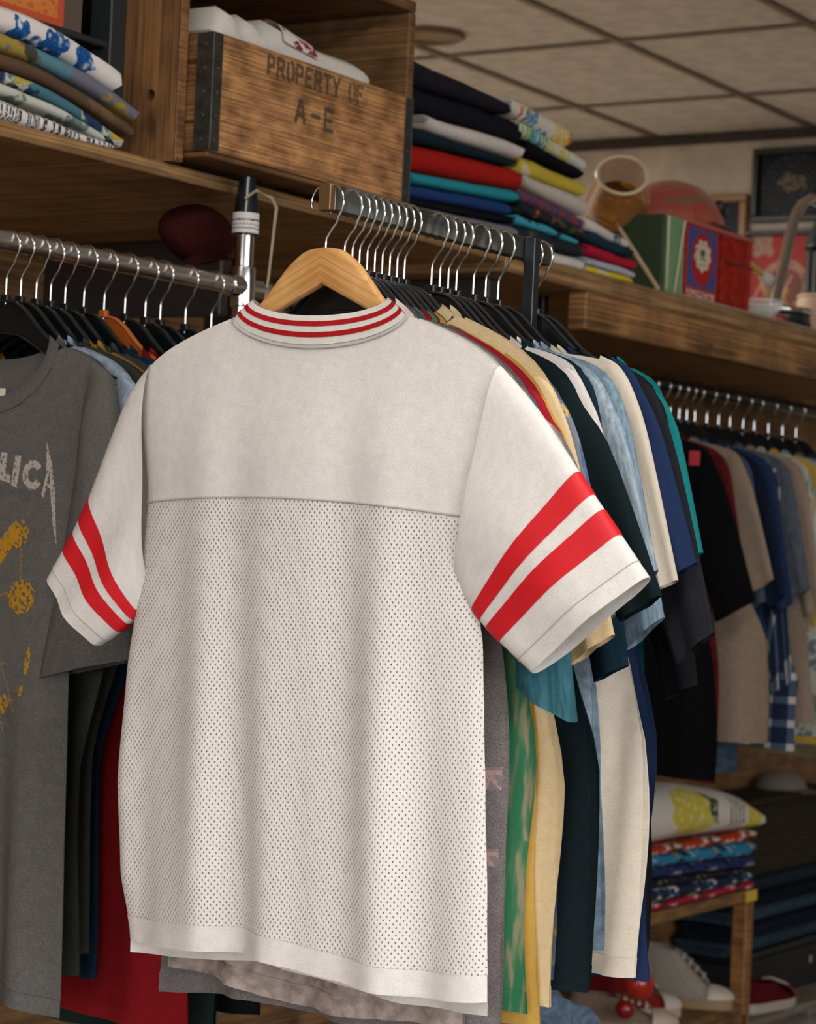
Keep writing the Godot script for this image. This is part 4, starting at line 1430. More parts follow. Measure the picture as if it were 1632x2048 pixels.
# ---------------------------------------------------------------- folded stacks on the shelf
func shelf_stacks() -> void:
	var near_black := cloth(rgb(24, 24, 28))
	var P := func(sd, bg, cols, how, n := 14, sc := 4.0): return printed(print_tex(sd, bg, cols, how, n), Vector3(sc, sc, sc))
	# [label, z near, underside near, thickness near, z far, underside far, thickness far, cloth]
	var w := rgb(214, 208, 200)
	var left := [
		["white shirt with ring-like black print, bottom of the first stack", -2.24, 1.8535, 0.034, -2.506, 1.8535, 0.008, P.call(1, w, [rgb(40, 42, 48), rgb(70, 72, 78)], "rings", 14, 5.0)],
		["white and sage green printed shirt, second from the bottom of the first stack", -2.24, 1.888, 0.018, -2.498, 1.8625, 0.012, P.call(2, rgb(190, 192, 182), [rgb(108, 124, 114), rgb(206, 204, 196), rgb(92, 100, 110)], "blots", 14)],
		["yellow, navy and teal patterned shirt curling down to the shelf", -2.24, 1.906, 0.017, -2.535, 1.858, 0.017, P.call(3, rgb(72, 112, 124), [rgb(176, 152, 66), rgb(42, 54, 84), rgb(200, 190, 170), rgb(190, 160, 50)], "blots", 22, 5.0)],
		["brown shirt with teal print in the middle of the first stack", -2.24, 1.923, 0.022, -2.556, 1.8775, 0.019, P.call(4, rgb(92, 70, 54), [rgb(52, 86, 98), rgb(110, 84, 62), rgb(80, 62, 46)], "blots", 10, 3.0)],
		["olive, teal and grey patterned shirt under the top white one", -2.24, 1.945, 0.026, -2.56, 1.9005, 0.022, P.call(5, rgb(108, 108, 118), [rgb(84, 132, 140), rgb(156, 134, 60), rgb(70, 66, 56), rgb(84, 130, 140)], "blots", 16, 3.0)],
		["white shirt with royal blue print, top of the first stack", -2.24, 1.972, 0.037, -2.520, 1.934, 0.036, P.call(6, rgb(222, 214, 208), [rgb(30, 84, 146), rgb(26, 76, 138)], "blots", 24, 3.4)],
	]
	stack(left, "first stack of folded shirts, left of the wooden cubby", 2.2)
	var s2 := [
		["dark grey shirt, bottom of the stack beside the cubby", -3.27, 1.8535, 0.012, -3.62, 1.8535, 0.022, near_black],
		["lavender grey folded shirt near the bottom of the dark stack", -3.27, 1.866, 0.022, -3.629, 1.876, 0.028, cloth(rgb(132, 128, 144))],
		["black folded shirt between the lavender and royal blue ones", -3.27, 1.889, 0.014, -3.622, 1.905, 0.014, near_black],
		["royal blue folded shirt under the turquoise one", -3.27, 1.904, 0.021, -3.615, 1.920, 0.023, cloth(rgb(38, 66, 120))],
		["turquoise folded shirt under the bright red one", -3.27, 1.926, 0.019, -3.623, 1.944, 0.022, cloth(rgb(44, 150, 164))],
		["bright red thick folded shirt in the dark stack", -3.27, 1.946, 0.048, -3.636, 1.967, 0.040, cloth(rgb(176, 36, 30))],
		["dark petrol folded shirt above the red one", -3.27, 1.995, 0.025, -3.617, 2.008, 0.014, cloth(rgb(28, 44, 52))],
		["white folded shirt with ragged end between the black ones", -3.31, 2.021, 0.027, -3.636, 2.023, 0.028, cloth(rgb(222, 212, 204))],
		["black folded shirt, second from the top of the dark stack", -3.27, 2.049, 0.042, -3.640, 2.052, 0.042, cloth(rgb(30, 30, 36))],
		["charcoal folded shirt, top of the dark stack", -3.26, 2.092, 0.048, -3.592, 2.095, 0.024, cloth(rgb(40, 38, 46))],
	]
	stack(s2, "dark stack of folded shirts beside the cubby", 1.0)
	var s3 := [
		["white folded shirt with one black band, bottom of the printed stack", -3.66, 1.8535, 0.024, -3.892, 1.8535, 0.024, P.call(11, w, [rgb(44, 44, 52)], "blots", 3, 3.0)],
		["charcoal printed folded shirt above the white banded one", -3.645, 1.879, 0.028, -3.876, 1.879, 0.021, P.call(12, rgb(40, 46, 50), [rgb(80, 78, 66), rgb(60, 62, 60)], "blots", 9)],
		["turquoise and black folded shirt low in the printed stack", -3.64, 1.908, 0.020, -3.862, 1.9005, 0.010, P.call(13, rgb(66, 160, 182), [rgb(30, 38, 44), rgb(40, 48, 54)], "blots", 7, 3.0)],
		["dark folded shirt with orange print in the printed stack", -3.635, 1.929, 0.021, -3.88, 1.911, 0.020, P.call(14, rgb(38, 46, 48), [rgb(176, 84, 40), rgb(96, 90, 50)], "strokes", 12)],
		["red and slate blue striped folded shirt in the printed stack", -3.645, 1.951, 0.026, -3.885, 1.932, 0.024, P.call(15, rgb(70, 80, 104), [rgb(176, 50, 58), rgb(180, 60, 64)], "rings", 12)],
		["cream white folded shirt in the middle of the printed stack", -3.645, 1.978, 0.022, -3.892, 1.957, 0.036, cloth(rgb(210, 200, 186))],
		["yellow and navy printed folded shirt in the printed stack", -3.645, 2.001, 0.034, -3.882, 1.994, 0.028, P.call(16, rgb(198, 178, 66), [rgb(34, 44, 74), rgb(214, 206, 190)], "blots", 9, 3.4)],
		["black folded shirt under the lime and turquoise printed one", -3.648, 2.036, 0.028, -3.86, 2.023, 0.017, near_black],
		["lime, white and turquoise lettered folded shirt, second from the top", -3.63, 2.065, 0.034, -3.88, 2.041, 0.026, P.call(17, rgb(206, 206, 190), [rgb(130, 170, 60), rgb(50, 150, 190), rgb(40, 128, 110), rgb(200, 186, 60)], "letters", 12)],
		["white folded shirt with red lettering, top of the printed stack", -3.59, 2.100, 0.033, -3.81, 2.068, 0.045, P.call(18, rgb(216, 206, 192), [rgb(190, 50, 44), rgb(190, 50, 44), rgb(60, 130, 180), rgb(214, 180, 60)], "letters", 16)],
	]
	stack(s3, "printed stack of folded shirts", 1.2)
	var back := cloth(rgb(150, 44, 44), "washed")
	folded("dark red printed shirt leaning behind the printed stack", -2.336, 0.16, [Vector3(-3.78, 2.10, 0.03), Vector3(-3.88, 2.095, 0.05), Vector3(-3.98, 2.07, 0.045)], back, "")
	var s4 := [
		["yellow printed folded shirt, bottom of the short stack", -3.90, 1.8535, 0.015, -4.085, 1.8535, 0.012, P.call(21, rgb(214, 190, 50), [rgb(206, 206, 206), rgb(90, 110, 150)], "blots", 5, 3.0)],
		["pale blue-grey folded shirt above the yellow one", -3.898, 1.869, 0.015, -4.094, 1.866, 0.015, P.call(22, rgb(176, 184, 196), [rgb(150, 168, 190), rgb(200, 196, 180)], "blots", 9)],
		["crimson folded shirt with white lettering in the short stack", -3.896, 1.885, 0.024, -4.098, 1.8815, 0.020, P.call(23, rgb(176, 34, 56), [rgb(220, 200, 196)], "letters", 4)],
		["dark petrol folded shirt under the white lettered one", -3.896, 1.910, 0.024, -4.075, 1.902, 0.018, P.call(24, rgb(32, 56, 68), [rgb(24, 40, 50), rgb(90, 96, 80)], "blots", 7)],
		["white folded shirt with navy lettering, top of the short stack", -3.894, 1.935, 0.026, -4.066, 1.921, 0.019, P.call(25, rgb(212, 206, 198), [rgb(40, 52, 88)], "letters", 7, 5.0)],
	]
	stack(s4, "short stack of folded shirts beside the green box", 1.0)


func stack(rows: Array, group: String, power: float) -> void:
	for r in rows:
		var st := []
		for k in 6:
			var t := k / 5.0
			var u := pow(t, power)
			st.append(Vector3(lerpf(r[1], r[4], t), lerpf(r[2], r[5], u), lerpf(r[3], r[6], t)))
		folded(r[0], -2.128 - 0.004 * sin(r[2] * 400.0), 0.2, st, r[7], group, {"shift": fmod(absf(r[2] * 37.0), 1.0)})


# ---------------------------------------------------------------- boxes, glass and oddments on the thick shelf
func shelf_bric_a_brac() -> void:
	var green := cloth(rgb(44, 66, 40), "washed", 0.6)
	var o := thing("green_tin_box", "dark green painted box with pale wooden slats on the shelf", "box", Vector3(-2.18, SHELF, -4.315))
	boxpart(o, "end_panel", Vector3(-0.22, 0, -0.012), Vector3(-0.002, 0.174, 0), plain(rgb(40, 60, 36), 0.6), 0.003)
	boxpart(o, "front_panel", Vector3(-0.014, 0.002, -0.095), Vector3(0, 0.174, -0.012), plain(rgb(120, 160, 116), 0.6), 0.003, "pale green front panel")
	boxpart(o, "back_panel", Vector3(-0.22, 0.0, -0.095), Vector3(-0.206, 0.174, -0.012), plain(rgb(40, 60, 36), 0.6), 0.003)
	boxpart(o, "base", Vector3(-0.206, 0.0, -0.095), Vector3(-0.014, 0.012, -0.012), plain(rgb(40, 60, 36), 0.6), 0.003)
	boxpart(o, "far_panel", Vector3(-0.206, 0.012, -0.095), Vector3(-0.014, 0.174, -0.084), plain(rgb(40, 60, 36), 0.6), 0.003)
	for k in [[Vector3(-0.12, 0.17, 0.003), Vector3(-0.006, 0.016, 0.003)], [Vector3(-0.19, 0.17, 0.003), Vector3(-0.205, 0.09, 0.003)]]:
		var b := MB.new()
		b.tube([k[0], k[1]], 0.005, 4, true, 0.4, Vector3(0.6, 0.8, 0))
		part(o, "slat", b.mesh(), plain(rgb(196, 176, 142), 0.7), "pale wooden slat")
	for k in [[Vector3(0.003, 0.17, -0.014), Vector3(0.003, 0.02, -0.014)], [Vector3(0.003, 0.17, -0.088), Vector3(0.003, 0.016, -0.05)]]:
		var b := MB.new()
		b.tube([k[0], k[1]], 0.005, 4, true, 0.5, Vector3(0, 0, 1))
		part(o, "slat", b.mesh(), plain(rgb(206, 196, 164), 0.7), "pale wooden slat")

	# red crate with a printed label
	o = thing("red_crate", "worn red painted crate with blue and red flower label", "crate", Vector3(-2.18, SHELF, -4.412))
	var red := cloth(rgb(186, 52, 40), "washed", 0.55)
	boxpart(o, "front_panel", Vector3(-0.014, 0, -0.33), Vector3(0, 0.174, 0), red, 0.003)
	boxpart(o, "back_panel", Vector3(-0.22, 0, -0.33), Vector3(-0.206, 0.174, 0), red, 0.003)
	boxpart(o, "end_panel", Vector3(-0.206, 0, -0.012), Vector3(-0.014, 0.174, 0), red, 0.003)
	boxpart(o, "end_panel", Vector3(-0.206, 0, -0.33), Vector3(-0.014, 0.174, -0.318), red, 0.003)
	boxpart(o, "base", Vector3(-0.206, 0, -0.318), Vector3(-0.014, 0.012, -0.012), red, 0.003)
	boxpart(o, "rim", Vector3(-0.004, 0.168, -0.333), Vector3(0.006, 0.178, 0.002), plain(rgb(176, 96, 88), 0.5), 0.002)
	for z in [-0.172, -0.232, -0.300]:
		boxpart(o, "rib", Vector3(0.0, 0.004, z - 0.014), Vector3(0.005, 0.167, z), red, 0.003)
	boxpart(o, "cross_rib", Vector3(0.005, 0.108, -0.325), Vector3(0.009, 0.114, -0.172), plain(rgb(120, 26, 30), 0.5), 0.001)
	var im := Image.create(180, 220, false, Image.FORMAT_RGB8)
	im.fill(rgb(176, 60, 52))
	fill(im, PackedVector2Array([Vector2(6, 4), Vector2(174, 4), Vector2(174, 176), Vector2(6, 176)]), rgb(62, 88, 150), 0.12)
	oval(im, Vector2(90, 92), Vector2(62, 78), rgb(180, 44, 40), 0.1)
	oval(im, Vector2(92, 80), Vector2(46, 46), rgb(214, 206, 180), 0.1, 0.0, 0.10, 9.0)
	oval(im, Vector2(92, 72), Vector2(15, 11), rgb(86, 96, 82), 0.1)
	stroke(im, Vector2(80, 88), Vector2(104, 88), 5, rgb(86, 96, 82), 0.1)
	fill(im, PackedVector2Array([Vector2(6, 184), Vector2(170, 184), Vector2(170, 206), Vector2(6, 206)]), rgb(206, 178, 160), 0.45)
	var lm := printed(to_tex(im), Vector3.ONE)
	var q := MB.new()
	q.box(Vector3(0.0, 0.008, -0.155), Vector3(0.002, 0.166, -0.006), 0.0003)
	for k in q.v.size():
		q.uv[k] = Vector2((-q.v[k].z - 0.006) / 0.149, 1 - (q.v[k].y - 0.008) / 0.158)
	part(o, "label", q.mesh(), lm, "blue label with cream flower on a red oval")

	# glass jar lying in the box, mouth towards the aisle
	var amber := StandardMaterial3D.new()
	amber.albedo_color = Color(0.72, 0.52, 0.28, 0.5)
	amber.transparency = BaseMaterial3D.TRANSPARENCY_ALPHA
	amber.roughness = 0.06
	o = thing("glass_jar", "amber patterned glass jar tilted in the green box, pale round mouth", "jar", Vector3(-2.30, SHELF + 0.178, -4.335))
	var b := MB.new()
	b.lathe([Vector2(0.001, -0.10), Vector2(0.05, -0.10), Vector2(0.066, -0.085), Vector2(0.070, -0.03), Vector2(0.062, 0.02), Vector2(0.052, 0.05), Vector2(0.05, 0.075)], 28)
	var jar := part(o, "glass", b.mesh(), amber)
	b = MB.new()
	var ring := []
	for k in 33:
		ring.append(Vector3(cos(k * TAU / 32) * 0.052, 0.078, sin(k * TAU / 32) * 0.052))
	b.tube(ring, 0.0042, 8, false)
	var rim := part(o, "mouth_rim", b.mesh(), plain(rgb(214, 196, 164), 0.2), "pale glass rim")
	b = MB.new()
	b.lathe([Vector2(0.001, -0.096), Vector2(0.058, -0.094), Vector2(0.063, -0.06), Vector2(0.0635, -0.02), Vector2(0.056, 0.0), Vector2(0.001, 0.004)], 24)
	var fillp := part(o, "contents", b.mesh(), printed(print_tex(66, rgb(96, 54, 26), [rgb(176, 116, 34), rgb(60, 30, 18), rgb(186, 132, 44)], "blots", 26), Vector3(2, 2, 2)), "amber and brown contents")
	for p in [jar, rim, fillp]:
		p.basis = Basis(Quaternion(Vector3.UP, Vector3(0.45, 0.55, 0.70).normalized()))
		p.position = Vector3(0, 0.03, 0)

	o = thing("red_helmet", "worn red glossy helmet sitting in the red crate", "helmet", Vector3(-2.285, SHELF + 0.179, -4.56))
	var hm := StandardMaterial3D.new()
	hm.albedo_texture = print_tex(88, rgb(168, 74, 62), [rgb(150, 96, 76), rgb(186, 70, 60), rgb(120, 100, 78), rgb(176, 90, 74)], "blots", 26)
	hm.roughness = 0.3
	hm.clearcoat_enabled = true
	hm.clearcoat = 1.0
	hm.clearcoat_roughness = 0.06
	b = MB.new()
	b.grid(32, 14, func(a, t):
		var g: float = a * TAU
		var q2: float = t * PI * 0.5
		return [Vector3(sin(q2) * cos(g) * 0.105, cos(q2) * 0.105, sin(q2) * sin(g) * 0.142), Vector2(a, t)], true, true)
	part(o, "shell", b.mesh(), hm)
	b = MB.new()
	var band := []
	for k in 25:
		var g := lerpf(-0.2, PI + 0.2, k / 24.0)
		band.append(Vector3(cos(g) * 0.092, maxf(sin(g), 0.0) * 0.093, 0.070 - 0.02 * sin(g)))
	b.tube(band, 0.006, 6, true, 0.4, Vector3(0, 0, 1))
	part(o, "band", b.mesh(), plain(rgb(190, 74, 44), 0.4), "orange-red band")
	for k in 2:
		b = MB.new()
		b.ball(Vector3(0.078, 0.055 - k * 0.006, -0.062 - k * 0.032), Vector3(0.012, 0.014, 0.006), 10, 6)
		part(o, "vent", b.mesh(), plain(rgb(44, 46, 44), 0.5), "dark vent")
	b = MB.new()
	b.grid(16, 4, func(a, t):
		var g := lerpf(-0.2, 1.8, a)
		return Vector3(cos(g) * (0.100 + t * 0.02), 0.008 - t * 0.004, -sin(g) * (0.145 + t * 0.03)))
	part(o, "peak", b.mesh(), plain(rgb(150, 84, 72), 0.35))

	# desk lamp, tray and small things at the far end
	var dark := plain(rgb(26, 44, 38), 0.25)
	o = thing("desk_lamp", "chrome gooseneck lamp on a dark green round base", "lamp", Vector3(-2.22, SHELF, -4.96))
	b = MB.new()
	b.lathe([Vector2(0.001, 0.045), Vector2(0.075, 0.043), Vector2(0.085, 0.036), Vector2(0.088, 0.0), Vector2(0.001, 0.0)], 32)
	part(o, "base", b.mesh(), dark)
	b = MB.new()
	b.lathe([Vector2(0.09, 0.036), Vector2(0.094, 0.042), Vector2(0.09, 0.048), Vector2(0.07, 0.046)], 32)
	part(o, "base_rim", b.mesh(), mats["chrome"], "chrome rim")
	b = MB.new()
	var arm := [Vector3(0.0, 0.04, 0.0), Vector3(0.0, 0.09, -0.02), Vector3(0, 0.16, -0.05), Vector3(0, 0.225, -0.075), Vector3(0, 0.275, -0.1), Vector3(0, 0.31, -0.14), Vector3(0, 0.33, -0.19), Vector3(0, 0.328, -0.25), Vector3(0, 0.30, -0.29)]
	b.tube(arm, 0.0125, 14)
	part(o, "arm", b.mesh(), mats["chrome"], "bent chrome tube")
	b = MB.new()
	b.lathe([Vector2(0.018, 0.03), Vector2(0.03, 0.02), Vector2(0.055, -0.05), Vector2(0.058, -0.055), Vector2(0.05, -0.05), Vector2(0.026, 0.01)], 24)
	part(o, "shade", b.mesh(), dark).position = Vector3(0, 0.28, -0.30)
	o = thing("glass_dish", "clear glass dish lying against the lamp base", "dish", Vector3(-2.185, SHELF, -4.802))
	b = MB.new()
	b.lathe([Vector2(0.001, 0.004), Vector2(0.03, 0.004), Vector2(0.05, 0.03), Vector2(0.058, 0.045), Vector2(0.055, 0.046), Vector2(0.045, 0.032), Vector2(0.028, 0.010), Vector2(0.001, 0.009)], 28)
	var clear := StandardMaterial3D.new()
	clear.albedo_color = Color(0.92, 0.94, 0.92, 0.25)
	clear.transparency = BaseMaterial3D.TRANSPARENCY_ALPHA
	clear.roughness = 0.05
	part(o, "bowl", b.mesh(), clear)
	b = MB.new()
	var rr := []
	for k in 25:
		rr.append(Vector3(cos(k * TAU / 24) * 0.057, 0.046, sin(k * TAU / 24) * 0.057))
	b.tube(rr, 0.003, 6, false)
	part(o, "rim", b.mesh(), plain(rgb(210, 206, 200), 0.15))
	o = thing("paint_brush", "yellow handled brush with white tip leaning on the red crate", "brush", Vector3(-2.25, SHELF + 0.15, -4.80))
	b = MB.new()
	b.tube([Vector3(0, 0.02, 0.06), Vector3(0, -0.005, -0.08), Vector3(0, -0.02, -0.15)], [0.006, 0.008, 0.009], 10)
	part(o, "handle", b.mesh(), plain(rgb(206, 160, 70), 0.4))
	b = MB.new()
	b.tube([Vector3(0, -0.02, -0.15), Vector3(0, -0.03, -0.19), Vector3(0, -0.042, -0.24)], [0.010, 0.015, 0.008], 10)
	part(o, "bristles", b.mesh(), plain(rgb(226, 218, 208), 0.6))
	o = thing("cream_pot", "cream stoneware pot at the frame edge beside the lamp", "pot", Vector3(-2.18, SHELF, -5.14))
	b = MB.new()
	b.lathe([Vector2(0.001, 0.0), Vector2(0.05, 0.0), Vector2(0.056, 0.01), Vector2(0.056, 0.085), Vector2(0.05, 0.095), Vector2(0.046, 0.09), Vector2(0.046, 0.02), Vector2(0.001, 0.018)], 28)
	part(o, "body", b.mesh(), plain(rgb(196, 164, 138), 0.6))
	b = MB.new()
	b.lathe([Vector2(0.053, 0.092), Vector2(0.058, 0.096), Vector2(0.053, 0.1), Vector2(0.047, 0.096)], 28)
	part(o, "lip", b.mesh(), plain(rgb(206, 178, 152), 0.5))
	for k in 3:
		o = thing("toy_bead", ["small red bead nearest the red crate on the shelf edge", "dark red bead in the middle of three on the shelf edge", "yellow and red bead beside the cream pot"][k], "bead", Vector3(-2.145 - k * 0.014, SHELF + 0.011, -4.83 - k * 0.055), "beads on the shelf edge")
		b = MB.new()
		b.ball(Vector3.ZERO, Vector3(0.012, 0.011, 0.014), 12, 8)
		part(o, "body", b.mesh(), plain([rgb(150, 40, 34), rgb(120, 22, 34), rgb(176, 110, 60)][k], 0.3))
		b = MB.new()
		b.tube([Vector3(0, 0.008, 0), Vector3(0, 0.013, 0)], 0.004, 8)
		part(o, "cap", b.mesh(), plain(rgb(80, 60, 40), 0.5))
	o = thing("laminate_strip", "pale grey strip of laminate along the shelf edge under the red crate", "strip", Vector3(-2.12, SHELF, -4.3))
	boxpart(o, "strip", Vector3(-0.05, 0.0002, -0.68), Vector3(-0.001, 0.004, 0), plain(rgb(170, 152, 140), 0.5), 0.001)


# ---------------------------------------------------------------- the rack further along
func far_rack() -> void:
	var o := thing("pipe_rack", "dark pipe rack under the far end of the shelf", "clothes rack", Vector3(FAR.x, 1.69, -4.0))
	var b := MB.new()
	b.tube([Vector3(0, 0, 0.1), Vector3(0, 0, -1.0), Vector3(0, 0, -2.5)], 0.0133, 16)
	part(o, "rod", b.mesh(), plain(rgb(40, 38, 36), 0.35, 0.7))
	for z in [0.05, -2.4]:
		b = MB.new()
		b.tube([Vector3(0, 0, z), Vector3(0, 0.126, z)], 0.010, 12)
		part(o, "drop", b.mesh(), plain(rgb(40, 38, 36), 0.35, 0.7))
	var V := func(a, b2): return Vector2(a, b2)
	var g := "shirts on the far pipe rack"
	var plaid := Image.create(128, 128, false, Image.FORMAT_RGB8)
	for y in 128:
		for x in 128:
			var c := rgb(30, 38, 56)
			var a := (x % 32) < 10
			var d := (y % 32) < 10
			if a and d:
				c = rgb(172, 164, 160)
			elif a or d:
				c = rgb(64, 78, 96)
			plaid.set_pixel(x, y, c)
	var pm := printed(to_tex(plaid), Vector3(5, 5, 5))
	var flor := printed(print_tex(121, rgb(176, 172, 156), [rgb(120, 140, 130), rgb(150, 130, 100), rgb(90, 112, 118)], "blots", 22), Vector3(5, 5, 5))
	var yell := printed(print_tex(122, rgb(188, 148, 56), [rgb(84, 34, 44), rgb(206, 196, 170), rgb(90, 34, 40)], "blots", 14), Vector3(5, 5, 5))
	var rows := [
		["black tee with red neck tag on the far rack", -4.36, rgb(22, 22, 24), V.call(0.178, -0.145), V.call(0.289, -0.445), V.call(0.201, -0.495), V.call(0.215, -0.81), null, 0.0],
		["dark rust red tee low behind the black tagged one", -4.42, rgb(96, 28, 28), V.call(0.18, -0.15), V.call(0.24, -0.42), V.call(0.19, -0.45), V.call(0.19, -0.83), null, 0.0],
		["sand tan tee with broad sleeve next to the black tagged one", -4.476, rgb(172, 150, 128), V.call(0.188, -0.143), V.call(0.272, -0.402), V.call(0.215, -0.438), V.call(0.272, -0.739), null, 0.0],
		["slate blue-grey long shirt between tan tee and navy tee", -4.52, rgb(74, 88, 104), V.call(0.186, -0.15), V.call(0.24, -0.45), V.call(0.20, -0.47), V.call(0.19, -0.81), null, 0.0],
		["dark navy tee behind the sand tan one", -4.562, rgb(30, 40, 62), V.call(0.195, -0.158), V.call(0.265, -0.435), V.call(0.219, -0.469), V.call(0.215, -0.706), null, 0.0],
		["indigo tee with faint blue shoulder edge on the far rack", -4.60, rgb(42, 58, 88), V.call(0.2, -0.155), V.call(0.262, -0.45), V.call(0.22, -0.48), V.call(0.22, -0.74), null, 0.0],
		["navy and white plaid shirt on the far rack", -4.64, rgb(40, 50, 70), V.call(0.195, -0.158), V.call(0.256, -0.62), V.call(0.21, -0.65), V.call(0.275, -0.76), "plaid", 0.0],
		["blue-grey tee beside the plaid shirt", -4.70, rgb(92, 98, 108), V.call(0.195, -0.15), V.call(0.26, -0.42), V.call(0.215, -0.45), V.call(0.23, -0.74), null, 0.0],
		["warm beige shirt with rounded shoulder on the far rack", -4.76, rgb(178, 154, 134), V.call(0.2, -0.15), V.call(0.262, -0.46), V.call(0.22, -0.49), V.call(0.25, -0.72), null, 0.0],
		["pale sage floral shirt on the far rack", -4.82, rgb(176, 172, 156), V.call(0.195, -0.15), V.call(0.255, -0.44), V.call(0.215, -0.47), V.call(0.25, -0.74), "floral", 0.0],
		["mustard and maroon patterned shirt on the far rack", -4.89, rgb(188, 148, 56), V.call(0.195, -0.15), V.call(0.255, -0.44), V.call(0.215, -0.47), V.call(0.23, -0.76), "yellow", 0.0],
		["pale blue shirt beside the mustard patterned one", -4.95, rgb(160, 172, 180), V.call(0.195, -0.15), V.call(0.255, -0.44), V.call(0.215, -0.47), V.call(0.24, -0.78), null, 0.0],
		["olive tan shirt near the frame edge on the far rack", -5.03, rgb(150, 134, 98), V.call(0.195, -0.15), V.call(0.255, -0.44), V.call(0.215, -0.47), V.call(0.25, -0.80), null, 0.0],
		["dark teal shirt last but one on the far rack", -5.11, rgb(40, 70, 76), V.call(0.195, -0.15), V.call(0.255, -0.44), V.call(0.215, -0.47), V.call(0.24, -0.76), null, 0.0],
		["ochre shirt last on the far rack", -5.19, rgb(176, 120, 58), V.call(0.195, -0.15), V.call(0.255, -0.44), V.call(0.215, -0.47), V.call(0.24, -0.78), null, 0.0],
	]
	for k in rows.size():
		var r = rows[k]
		var opt := {"left_reach": 0.26, "turn": 0.015 * (k % 3 - 1), "kind": "washed" if k % 2 else "heather"}
		if r[7]:
			opt["mat"] = {"plaid": pm, "floral": flor, "yellow": yell}[r[7]]
		var s := tee(r[0], Vector3(FAR.x, FAR.y, r[1]), r[2], r[3], r[4], r[5], r[6], g, opt)
		if k == 0:
			boxpart(s, "neck_tag", Vector3(0.136, -0.178, 0.016), Vector3(0.160, -0.148, 0.0175), plain(rgb(184, 50, 60), 0.6), 0.0005, "red cardboard tag with cream top").rotation.z = 0.0
		hanger("black hanger on the far pipe rack, %s along from the tagged tee" % NTH[k], Vector3(FAR.x, FAR.y, r[1] + 0.0015), "hangers on the far pipe rack", rgb(20, 20, 20), opt["turn"])


# ---------------------------------------------------------------- stool, shoes and the dark corner
func shoe(called: String, label: String, at: Vector3, turn: float, upper: Color, toe: Color, sole: Color, group: String, high := true) -> void:
	var o := thing(called, label, "shoe", at, group)
	o.rotation.y = turn
	# length along +x, toe at +x; 0.26 long, 0.09 wide
	var outline := func(t: float, g: float, k: float) -> Vector3:
		var hw := 0.036 + 0.012 * sin(PI * clampf((t - 0.1) * 1.1, 0, 1))
		var x := lerpf(-0.125, 0.135, t)
		return Vector3(x, 0, cos(g) * hw * k)
	var b := MB.new()
	b.grid(28, 3, func(a, t):
		var g: float = a * TAU
		var c := cos(g)
		var s := sin(g)
		var x := c * 0.13
		var hw := (0.034 + 0.011 * smoothstep(-0.06, 0.06, x))
		return Vector3(x, 0.001 + t * 0.026, signf(s) * pow(absf(s), 0.75) * hw * (1.0 + 0.03 * t)), true, true)
	b.lathe([Vector2(0.001, 0.0005), Vector2(0.033, 0.0005)], 16)
	part(o, "sole", b.mesh(), plain(sole, 0.6))
	b = MB.new()
	b.grid(24, 12, func(a, t):
		var g: float = a * TAU
		var c := cos(g)
		var s := sin(g)
		var k: float = 1.0 - 0.08 * t
		var front := lerpf(0.128, -0.005, pow(t, 0.62))
		var back := lerpf(-0.126, -0.112, t)
		var x := (front + back) / 2 + (front - back) / 2 * c
		var hw := (0.033 + 0.011 * smoothstep(-0.06, 0.06, x)) * k
		var top := 0.132 if high else 0.078
		return Vector3(x, 0.026 + t * (top - 0.026) * (1.0 + 0.1 * (1 - c) * t * 0.5), signf(s) * pow(absf(s), 0.75) * hw), true, true)
	part(o, "upper", b.mesh(), cloth(upper, "washed"))
	b = MB.new()
	b.grid(20, 6, func(a, t):
		var g := lerpf(-PI / 2, PI / 2, a)
		var r: float = cos(t * PI / 2)
		return Vector3(0.072 + cos(g) * 0.060 * r, 0.026 + sin(t * PI / 2) * 0.03, sin(g) * 0.045 * r), false, true)
	part(o, "toe_cap", b.mesh(), plain(toe, 0.55))
	b = MB.new()
	b.grid(10, 6, func(a, t):
		return Vector3(lerpf(0.07, -0.012, t), lerpf(0.058, 0.135 if high else 0.082, pow(t, 0.8)) , lerpf(-0.018, 0.018, a)))
	part(o, "tongue", b.mesh(), cloth(toe.lerp(upper, 0.3)))
	for k in 4:
		var l := MB.new()
		var t := 0.15 + k * 0.2
		var x := lerpf(0.07, -0.012, t)
		var y := lerpf(0.060, 0.135 if high else 0.084, pow(t, 0.8)) + 0.003
		l.tube([Vector3(x, y - 0.006, -0.026), Vector3(x, y, 0), Vector3(x, y - 0.006, 0.026)], 0.003, 6)
		part(o, "lace", l.mesh(), plain(rgb(206, 196, 180), 0.8))


